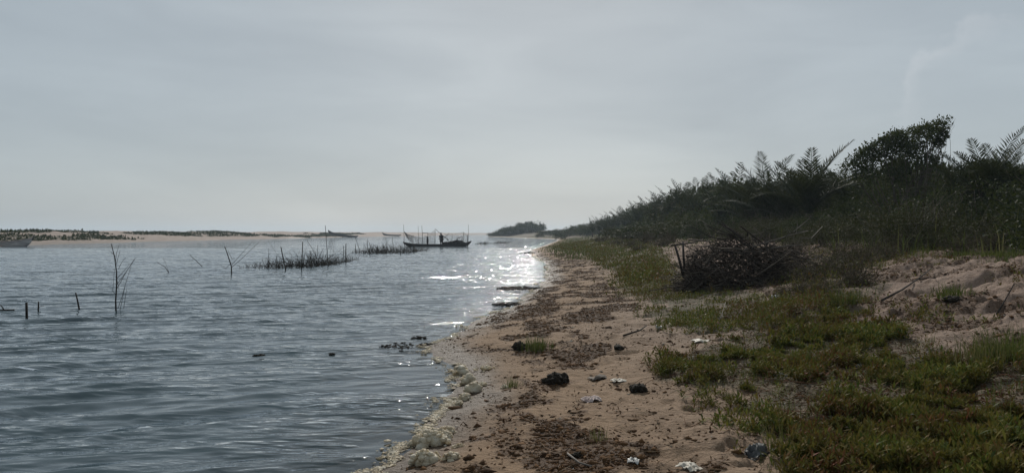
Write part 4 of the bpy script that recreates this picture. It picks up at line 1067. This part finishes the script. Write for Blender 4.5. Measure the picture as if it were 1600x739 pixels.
# ------------------------------------------------------------------ canoe, fisherman, poles and nets
YC = EYE * F / (385 - HOR); SCL = YC / F
def cx(px): return (px - 800) * SCL
def cz(py): return EYE + (HOR - py) * SCL
cc0 = (cx(683), YC, 0)
def hull_mesh(L, beam, free, rise, draft, ns=36, nc=9, th=.035, flat=1.0, bow_pow=3.0, rise_bow=None, shear=2.2):
    """dug-out style shell: outer and inner skins joined at the gunwale"""
    us = np.linspace(-1, 1, ns); O = []; I = []
    for u in us:
        rb = rise if (u < 0 or rise_bow is None) else rise_bow
        b = beam * max(1 - abs(u) ** shear, .02) ; g = free + rb * abs(u) ** bow_pow; k = -draft + (draft + g * .82) * abs(u) ** 7
        ph = np.linspace(-PI / 2, PI / 2, nc)
        for sk, Lst, off in ((0, O, 0), (1, I, th)):
            bb = max(b - off, .005); kk = k + off * 1.3
            Lst.append(np.stack([np.full(nc, u * L / 2 * (1 if not sk else .985)), bb * np.sign(np.sin(ph)) * np.abs(np.sin(ph)) ** .75, kk + (g - kk) * (1 - np.cos(ph)) ** 1.25], -1))
    O = np.array(O).reshape(-1, 3); I = np.array(I).reshape(-1, 3)
    q = grid_faces(ns, nc); n0 = ns * nc
    f = [q[:, ::-1], q + n0]
    for c in (0, nc - 1):
        i = np.arange(ns - 1) * nc + c; r = np.stack([i, i + nc, i + nc + n0, i + n0], -1); f.append(r if c else r[:, ::-1])
    for s in (0, (ns - 1) * nc):
        j = s + np.arange(nc - 1); r = np.stack([j, j + 1, j + 1 + n0, j + n0], -1); f.append(r)
    return np.concatenate([O, I]), np.concatenate(f)
canoe = empty('fishing_canoe', cc0); tag(canoe, 'long black fishing canoe afloat on the lagoon with a man standing in it', 'canoe')
V, Fq = hull_mesh(8.9, .55, .30, .32, .20, bow_pow=4, rise_bow=.42)
mk('hull', V, Fq, M['boat'], canoe, smooth=True)
for u in (-.55, -.1, .35, .7):
    mb = MB(); b = .53 * (1 - abs(u) ** 2.2); x = u * 4.45
    P = np.array([[x, -b, .27], [x, 0, .265], [x, b, .27]]); mb.tube(P, .06, .06, 6); mb.build('thwart', M['boat'], canoe)
# gear heap in the canoe
mb = MB(); V0, F0 = ICO2
for k in range(40):
    px = rng.uniform(694, 728); t = (px - 711) / 17.; x = cx(px) - cx(711); hh = (379 - np.interp(px, [692, 700, 706, 712, 718, 724, 729], [377, 374, 374.5, 372, 372.5, 374, 378])) * SCL
    r = rng.uniform(.12, .24); P = V0 * np.array([r * 1.5, r, r * .8]) * (1 + .25 * rng.normal(size=(len(V0), 1))) + np.array([x, rng.normal() * .12, rng.random() * max(hh - r * .6, .02)]); mb.add(P, F0)
for k in range(14):
    x = cx(rng.uniform(696, 726)) - cx(711); mb.tube(np.array([[x, 0, .2], [x + rng.normal() * .2, rng.normal() * .1, .65 + rng.random() * .25], [x + rng.normal() * .5, 0, .7 + rng.random() * .4]]), .018, .01, 4)
tag(mb.build('gear_heap', M['boat_gear'], loc=(cx(711), YC, .28)), 'dark heap of nets and baskets piled in the canoe bow', 'gear heap')
mb = MB(); V0, F0 = ICO3
P = V0 * np.array([.13, .12, .62]) * (1 + .22 * noise3(V0, 3., 33)[:, None]); mb.add(P, F0)
mb.tube(np.array([[-.1, 0, .45], [-.25, 0, .6], [-.42, 0, .55]]), .03, .02, 5)
tag(mb.build('bundle', M['boat_gear'], loc=(cx(668), YC + .1, .75), smooth=True), 'upright dark net bundle standing in the canoe left of the man', 'net bundle')
# poles around the canoe
for x, yb, x2, yt, dY, lb, r in [(631.5,383,630.5,351,1.2,'tall pole at the stern of the canoe holding the dark net',.035), (653.5,382,653.3,353,5.,'thin pole behind the canoe left of the double pole',.03),
        (660.5,382,659,352.5,4.,'taller of the two thin poles behind the canoe stern half',.04), (668,382,668,363,3.5,'pole with crossbar end behind the canoe',.035),
        (679,383,680,360,1.1,'upright pole under the slanting pole left of the man',.04), (731,382,732,351,1.0,'tall pole at the bow of the canoe',.03),
        (723,381,724,362,1.3,'short pole holding the net by the canoe bow',.04), (705,380,706.5,364.5,1.5,'thin short pole behind the gear heap',.03), (730,380,730.5,367,1.4,'short stake beside the tall bow pole',.05)]:
    Yp = YC + dY; B = np.array([(x - 800) / F * Yp, Yp, 0.]); T = wpt(x2, yt, Yp)
    mb = MB(); mb.tube(np.array([[0, 0, -.5], (T - B) * .5 + np.array([.03, 0, 0]), T - B]), r, r * .6, 5); tag(mb.build('pole', M['stick'], loc=B), lb, 'pole', 'poles of the net frame')
Yp = YC + .9
for p0, p1, lb, r in [((701,376),(679.5,357.5),'slanting pole rising left from beside the man',.035), ((660,364),(669,364),'crossbar tied between two poles behind the canoe',.03), ((688,378),(702,364),'oar leaning beside the man',.03)]:
    A_ = wpt(*p0, Yp); B_ = wpt(*p1, Yp); mb = MB(); mb.tube(np.array([A_ - A_, (B_ - A_) * .5, B_ - A_]), r, r * .8, 5); tag(mb.build('pole', M['stick'], loc=A_), lb, 'pole', 'poles of the net frame')
def net(topline, botline, nu, nv, Y, label, r=.012):
    topline = np.array(topline, float); botline = np.array(botline, float)
    tu = np.linspace(0, 1, nu); def_ = lambda L, t: np.stack([np.interp(t, np.linspace(0, 1, len(L)), L[:, 0]), np.interp(t, np.linspace(0, 1, len(L)), L[:, 1])], -1)
    Tp = def_(topline, tu); Bp = def_(botline, tu); mb = MB(); O = wpt(*topline[0], Y)
    g = np.array([[wpt(*(Tp[i] * (1 - v) + Bp[i] * v), Y + .25 * math.sin(i * .9) * v) - O for v in np.linspace(0, 1, nv)] for i in range(nu)])
    g += rng.normal(size=g.shape) * .02
    for i in range(nu): mb.tube(g[i], r, r, 3)
    for j in range(nv): mb.tube(g[:, j], r if j else r * 2.2, r if j else r * 2.2, 3)
    tag(mb.build('fishing_net', M['net'], loc=O), label, 'fishing net', 'nets hung round the canoe')
net([(631,362),(636,366),(642,368.5),(646,368.5)], [(636,371),(639,375),(642,378),(646,381)], 12, 8, YC + 1.2, 'dark folded net hanging from the stern pole', .022)
net([(646,369),(652,371),(660,371.5),(667,370)], [(650,380),(656,381.5),(662,381.5),(668,381)], 16, 10, YC + .8, 'pale sagging net hung between stern net and bundle')
net([(669,366),(674,364),(680,359)], [(670,381),(675,381.5),(680,381.5)], 12, 12, YC + 1.0, 'fine net under the slanting pole left of the man', .008)
net([(694,366),(708,366.5),(724,363),(731,368)], [(699,376),(710,377),(722,377),(731,380)], 22, 9, YC + 1.3, 'fine net strung behind the gear heap at the bow', .008)
# fisherman: one continuous body standing in the canoe, facing left, bent over a net
person = empty('person', (cx(690), YC, .0), 1.0); person.scale = (1.18, 1.18, 1.0)
def skin_obj(name, verts, edges, radii, mat, parent, sub=2):
    me = bpy.data.meshes.new(name + '_cage'); me.from_pydata(verts, edges, []); ob = bpy.data.objects.new(name + '_cage', me); COL.objects.link(ob)
    sm = ob.modifiers.new('skin', 'SKIN'); ss = ob.modifiers.new('sub', 'SUBSURF'); ss.levels = sub; ss.render_levels = sub
    for i, r in enumerate(radii): me.skin_vertices[0].data[i].radius = (r, r) if not isinstance(r, tuple) else r
    me.skin_vertices[0].data[0].use_root = True
    bpy.context.view_layer.update()
    ev = ob.evaluated_get(bpy.context.evaluated_depsgraph_get()); m2 = bpy.data.meshes.new_from_object(ev)
    bpy.data.objects.remove(ob); m2.name = name; m2.materials.clear(); m2.materials.append(mat)
    for p in m2.polygons: p.use_smooth = True
    o = bpy.data.objects.new(name, m2); COL.objects.link(o); o.parent = parent; return o
# x to the right, facing -x; z from the canoe floor (-.05)
J = dict(pel=(0,0,.90), waist=(.0,0,1.04), chest=(-.03,0,1.25), neck=(-.06,0,1.45), head0=(-.10,0,1.56), head1=(-.12,0,1.68),
         hl=(0,-.10,.86), kl=(-.06,-.12,.46), al=(.02,-.12,.03), tl=(-.14,-.13,-.01), hr=(0,.10,.86), kr=(-.02,.13,.46), ar=(.08,.13,.03), tr=(-.08,.14,-.01),
         sl=(-.03,-.19,1.38), el=(-.06,-.27,1.12), wl=(-.28,-.20,1.0), gl=(-.36,-.18,.97), sr=(-.03,.19,1.38), er=(.02,.28,1.13), wr=(-.20,.22,.98), gr=(-.29,.2,.96))
names = list(J); ix = {n: i for i, n in enumerate(names)}
Ed = [('pel','waist'),('waist','chest'),('chest','neck'),('neck','head0'),('head0','head1'),('pel','hl'),('hl','kl'),('kl','al'),('al','tl'),('pel','hr'),('hr','kr'),('kr','ar'),('ar','tr'),
      ('chest','sl'),('sl','el'),('el','wl'),('wl','gl'),('chest','sr'),('sr','er'),('er','wr'),('wr','gr')]
Rd = dict(pel=.14, waist=.13, chest=.16, neck=.06, head0=.095, head1=.085, hl=.10, kl=.065, al=.045, tl=.035, hr=.10, kr=.065, ar=.045, tr=.035, sl=.07, el=.048, wl=.033, gl=.04, sr=.07, er=.048, wr=.033, gr=.04)
skin_obj('body', [J[n] for n in names], [(ix[a], ix[b]) for a, b in Ed], [Rd[n] for n in names], M['skin'], person)
sn = ['waist','chest','neck2','sl','el2','sr','er2','hem']; K = dict(J); K['neck2'] = (-.055,0,1.40); K['el2'] = (-.05,-.25,1.18); K['er2'] = (.01,.26,1.19); K['hem'] = (.0,0,.86)
si = {n: i for i, n in enumerate(sn)}
skin_obj('shirt', [K[n] for n in sn], [(si[a], si[b]) for a, b in [('waist','chest'),('chest','neck2'),('chest','sl'),('sl','el2'),('chest','sr'),('sr','er2'),('waist','hem')]], [.165,.185,.085,.095,.075,.095,.075,.175], M['shirt'], person)
hn = ['pel','hl','kl','hr','kr']; hi_ = {n: i for i, n in enumerate(hn)}
skin_obj('shorts', [J[n] for n in hn], [(hi_[a], hi_[b]) for a, b in [('pel','hl'),('hl','kl'),('pel','hr'),('hr','kr')]], [.165,.125,.09,.125,.09], M['shorts'], person)
mb = MB(); V0, F0 = ICO2; P = V0 * np.array([.105, .095, .075]) + np.array([-.105, 0, 1.70]); mb.add(P, F0); mb.build('hair', M['hair'], person, smooth=True)
tag(person, 'man in dark clothes standing in the black canoe working on a net', 'person')

# ------------------------------------------------------------------ boats on the far sandbar
def beached(name, c, L, beam, free, rise_l, rise_r, rz, tilt, mats, label, post=False):
    o = empty(name, c, rz); o.rotation_euler = (0, tilt, rz); tag(o, label, 'boat')
    V, Fq = hull_mesh(L, beam, free, rise_l, .25, bow_pow=3, rise_bow=rise_r); ns, nc = 36, 9
    no = (ns - 1) * (nc - 1)
    mk('hull', V, Fq[:no], M[mats[0]], o, smooth=True); mk('inside', V, Fq[no:], M[mats[1]], o, smooth=True)
    for sg in (-1, 1):
        mb = MB(); P = np.array([[u * L / 2, sg * (beam * max(1 - abs(u) ** 2.2, .02) + .02), free + (rise_l if u < 0 else rise_r) * abs(u) ** 3 + .01] for u in np.linspace(-1, 1, 24)]); mb.tube(P, .06, .06, 5); mb.build('rail', M[mats[2]], o)
    for u in (-.5, 0, .45):
        mb = MB(); b = beam * (1 - abs(u) ** 2.2) - .03; mb.tube(np.array([[u * L / 2, -b, free - .05], [u * L / 2, 0, free - .04], [u * L / 2, b, free - .05]]), .08, .08, 5); mb.build('thwart', M[mats[1]], o)
    if post: mb = MB(); mb.tube(np.array([[L / 2 - .05, 0, free + rise_r - .25], [L / 2 + .08, 0, free + rise_r + .12], [L / 2 + .14, 0, free + rise_r + .38]]), .09, .06, 6); mb.build('stem_post', M[mats[1]], o)
    return o
Yw = EYE * F / (385 - HOR)
beached('wooden_boat', ((51 - 800) / F * Yw - 4.6, Yw, .0), 9.2, 1.05, .62, .25, .45, 0, 0, ('boat_white', 'boat_inside', 'boat_stripe'), 'weathered pale boat moored at the sandbar on the far left', True)
p = wat(540, 370.9); beached('wooden_boat', (p.x - .3, p.y - 4, .55), 12.5, .9, .6, 1.15, .3, R(4), R(7), ('beached', 'boat_inside', 'beached'), 'long dark boat drawn up on the sandbar with its prow raised left')
p = wat(612, 369.6); beached('wooden_boat', (p.x, p.y, .5), 10., .8, .45, .9, .2, 0, R(2.5), ('beached', 'boat_inside', 'beached'), 'farther dark boat on the sandbar close to the canoe stern')
# low plants on the sandbar dunes
mb = MB(); n = 60000
Y = rng.uniform(95, 420, n); X = np.interp(Y, _by, _bx) - rng.uniform(1, 45, n); Ee = np.interp(Y, _by, _bx) - X
bv = bar_veg(X, Y); k = rng.random(n) < bv; X, Y = X[k], Y[k]; m = len(X); D = rand_dirs(m, 1.0); W = side_of(D)
mb.kites(onground(X, Y, -.02), D, W, np.cross(D, W), rng.uniform(.25, .6, m), rng.uniform(.2, .45, m), .5, .2)
tag(mb.build('dune_plants', M['bush']), 'low green creeper patches on the far sandbar', 'dune plants', kind='stuff')
Ys_ = 150.; x = (48 - 800) / F * Ys_; z = hgt(x, Ys_)
tr_ = empty('dry_shrub', (x, Ys_, z)); mb = MB(); mb.tube(np.array([[0, 0, -.2], [.02, 0, .3], [0, 0, max(1.85 - z, .4) - .1]]), .07, .05, 5); mb.build('trunk', M['bark'], tr_)
mb = MB(); crown(mb, [(0, 0, max(1.85 - z, .4))], [.22], 60, .16); mb.build('crown', M['bush'], tr_); tag(tr_, 'tiny round headed shrub on the sandbar above the pale boat', 'shrub')

# ------------------------------------------------------------------ sky, sun, camera
SUN_EL, SUN_AZ = R(34), R(1.5)
w = bpy.data.worlds.new('World'); SC.world = w; w.use_nodes = True
nt = w.node_tree; nt.nodes.clear()
out = nt.nodes.new('ShaderNodeOutputWorld'); bg = nt.nodes.new('ShaderNodeBackground')
sky = nt.nodes.new('ShaderNodeTexSky'); sky.sky_type = 'NISHITA'; sky.sun_disc = False
sky.sun_elevation = SUN_EL; sky.sun_rotation = SUN_AZ; sky.air_density = 1.0; sky.dust_density = 1.4; sky.ozone_density = 1.0
hs = nt.nodes.new('ShaderNodeHueSaturation'); hs.inputs['Saturation'].default_value = .7
nt.links.new(sky.outputs[0], hs.inputs['Color'])
tc = nt.nodes.new('ShaderNodeTexCoord'); D = tc.outputs['Generated']
# thin high haze cloud evens the sky out
hazec = mixc(nt, .84, hs.outputs[0], (3.76, 4.38, 4.80))
mp = nt.nodes.new('ShaderNodeMapping'); mp.inputs['Scale'].default_value = (1.2, 1.2, 5.5); mp.inputs['Rotation'].default_value = (R(4), R(-7), 0)
nt.links.new(D, mp.inputs[0])
cl = noise(nt, mp.outputs[0], 2.6, 5, .5, .4)
cr = ramp(nt, [(.30, (.90, .905, .915)), (.70, (1.07, 1.065, 1.06))]); nt.links.new(cl, cr.inputs[0])
skyc = mixc(nt, 1.0, hazec, cr.outputs[0], 'MULTIPLY')
# one faint cumulus rim high on the right
def dirv(px, py): return Vector(((px - 800) / F, 1, (HOR - py) / F)).normalized()
cc = dirv(1545, 150)
def vmath(op, a, b=None):
    n = nt.nodes.new('ShaderNodeVectorMath'); n.operation = op
    nt.links.new(a, n.inputs[0])
    if b is not None:
        if isinstance(b, Vector): n.inputs[1].default_value = b
        else: nt.links.new(b, n.inputs[1])
    return n
nz = nt.nodes.new('ShaderNodeTexNoise'); nz.inputs['Scale'].default_value = 26; nz.inputs['Detail'].default_value = 6; nz.inputs['Roughness'].default_value = .6
nt.links.new(D, nz.inputs['Vector'])
dd = vmath('SUBTRACT', D, cc); ln = vmath('LENGTH', dd.outputs[0]).outputs['Value']
rr = math_(nt, 'ADD', ln, math_(nt, 'MULTIPLY', math_(nt, 'SUBTRACT', nz.outputs['Fac'], .5), .075))
edge_ = ramp(nt, [(.0, (0, 0, 0)), (.056, (.05, .05, .05)), (.075, (1, 1, 1)), (.084, (0, 0, 0))]); nt.links.new(rr, edge_.inputs[0])
dx = vmath('DOT_PRODUCT', dd.outputs[0], Vector((-.75, 0, .66))).outputs['Value']
side = nt.nodes.new('ShaderNodeMapRange'); side.inputs['From Min'].default_value = .02; side.inputs['From Max'].default_value = .075; nt.links.new(dx, side.inputs['Value'])
fac = math_(nt, 'MULTIPLY', math_(nt, 'MULTIPLY', edge_.outputs[0], side.outputs[0]), .15, True)
skyc = mixc(nt, fac, skyc, (8.6, 8.6, 8.8))
nt.links.new(skyc, bg.inputs['Color']); bg.inputs['Strength'].default_value = .12
nt.links.new(bg.outputs[0], out.inputs['Surface'])

sl = bpy.data.lights.new('sun', 'SUN'); sl.energy = 4.2; sl.angle = R(.55); sl.color = (1, .95, .87)
so = bpy.data.objects.new('sun', sl); COL.objects.link(so)
sd = Vector((math.sin(SUN_AZ) * math.cos(SUN_EL), math.cos(SUN_AZ) * math.cos(SUN_EL), math.sin(SUN_EL)))
so.rotation_euler = sd.to_track_quat('Z', 'Y').to_euler(); so.location = sd * 60

cam = bpy.data.cameras.new('camera'); co = bpy.data.objects.new('camera', cam); COL.objects.link(co)
cam.sensor_width = 36; cam.lens = 36 * F / 1600; cam.clip_start = .05; cam.clip_end = 6000
co.location = (0, 0, EYE); co.rotation_euler = (PI / 2 - math.atan((369.5 - HOR) / F), 0, 0)
SC.camera = co
SC.view_settings.view_transform = 'Standard'; SC.view_settings.look = 'None'; SC.view_settings.gamma = 1
SC.view_settings.exposure = -.36
SC.cycles.use_denoising = True
SC.cycles.max_bounces = 6; SC.cycles.transparent_max_bounces = 8; SC.cycles.caustics_reflective = False; SC.cycles.caustics_refractive = False

hb = MB(); x0, x1, y0, y1, z0, z1 = -6200., 6200., -40., 1850., -6.5, 16.
hb.add([[x0,y0,z0],[x1,y0,z0],[x1,y1,z0],[x0,y1,z0],[x0,y0,z1],[x1,y0,z1],[x1,y1,z1],[x0,y1,z1]], [[0,3,2,1],[4,5,6,7],[0,1,5,4],[1,2,6,5],[2,3,7,6],[3,0,4,7]])
hm, hnt, hout = newmat('pale_haze'); pv = nd(hnt, 'ShaderNodeVolumePrincipled'); pv.inputs['Color'].default_value = (.72, .86, 1, 1); pv.inputs['Density'].default_value = .0003; pv.inputs['Anisotropy'].default_value = .35
hnt.links.new(pv.outputs[0], hout.inputs['Volume'])
tag(hb.build('haze', hm), 'thin pale air haze over the lagoon', 'haze', kind='stuff')
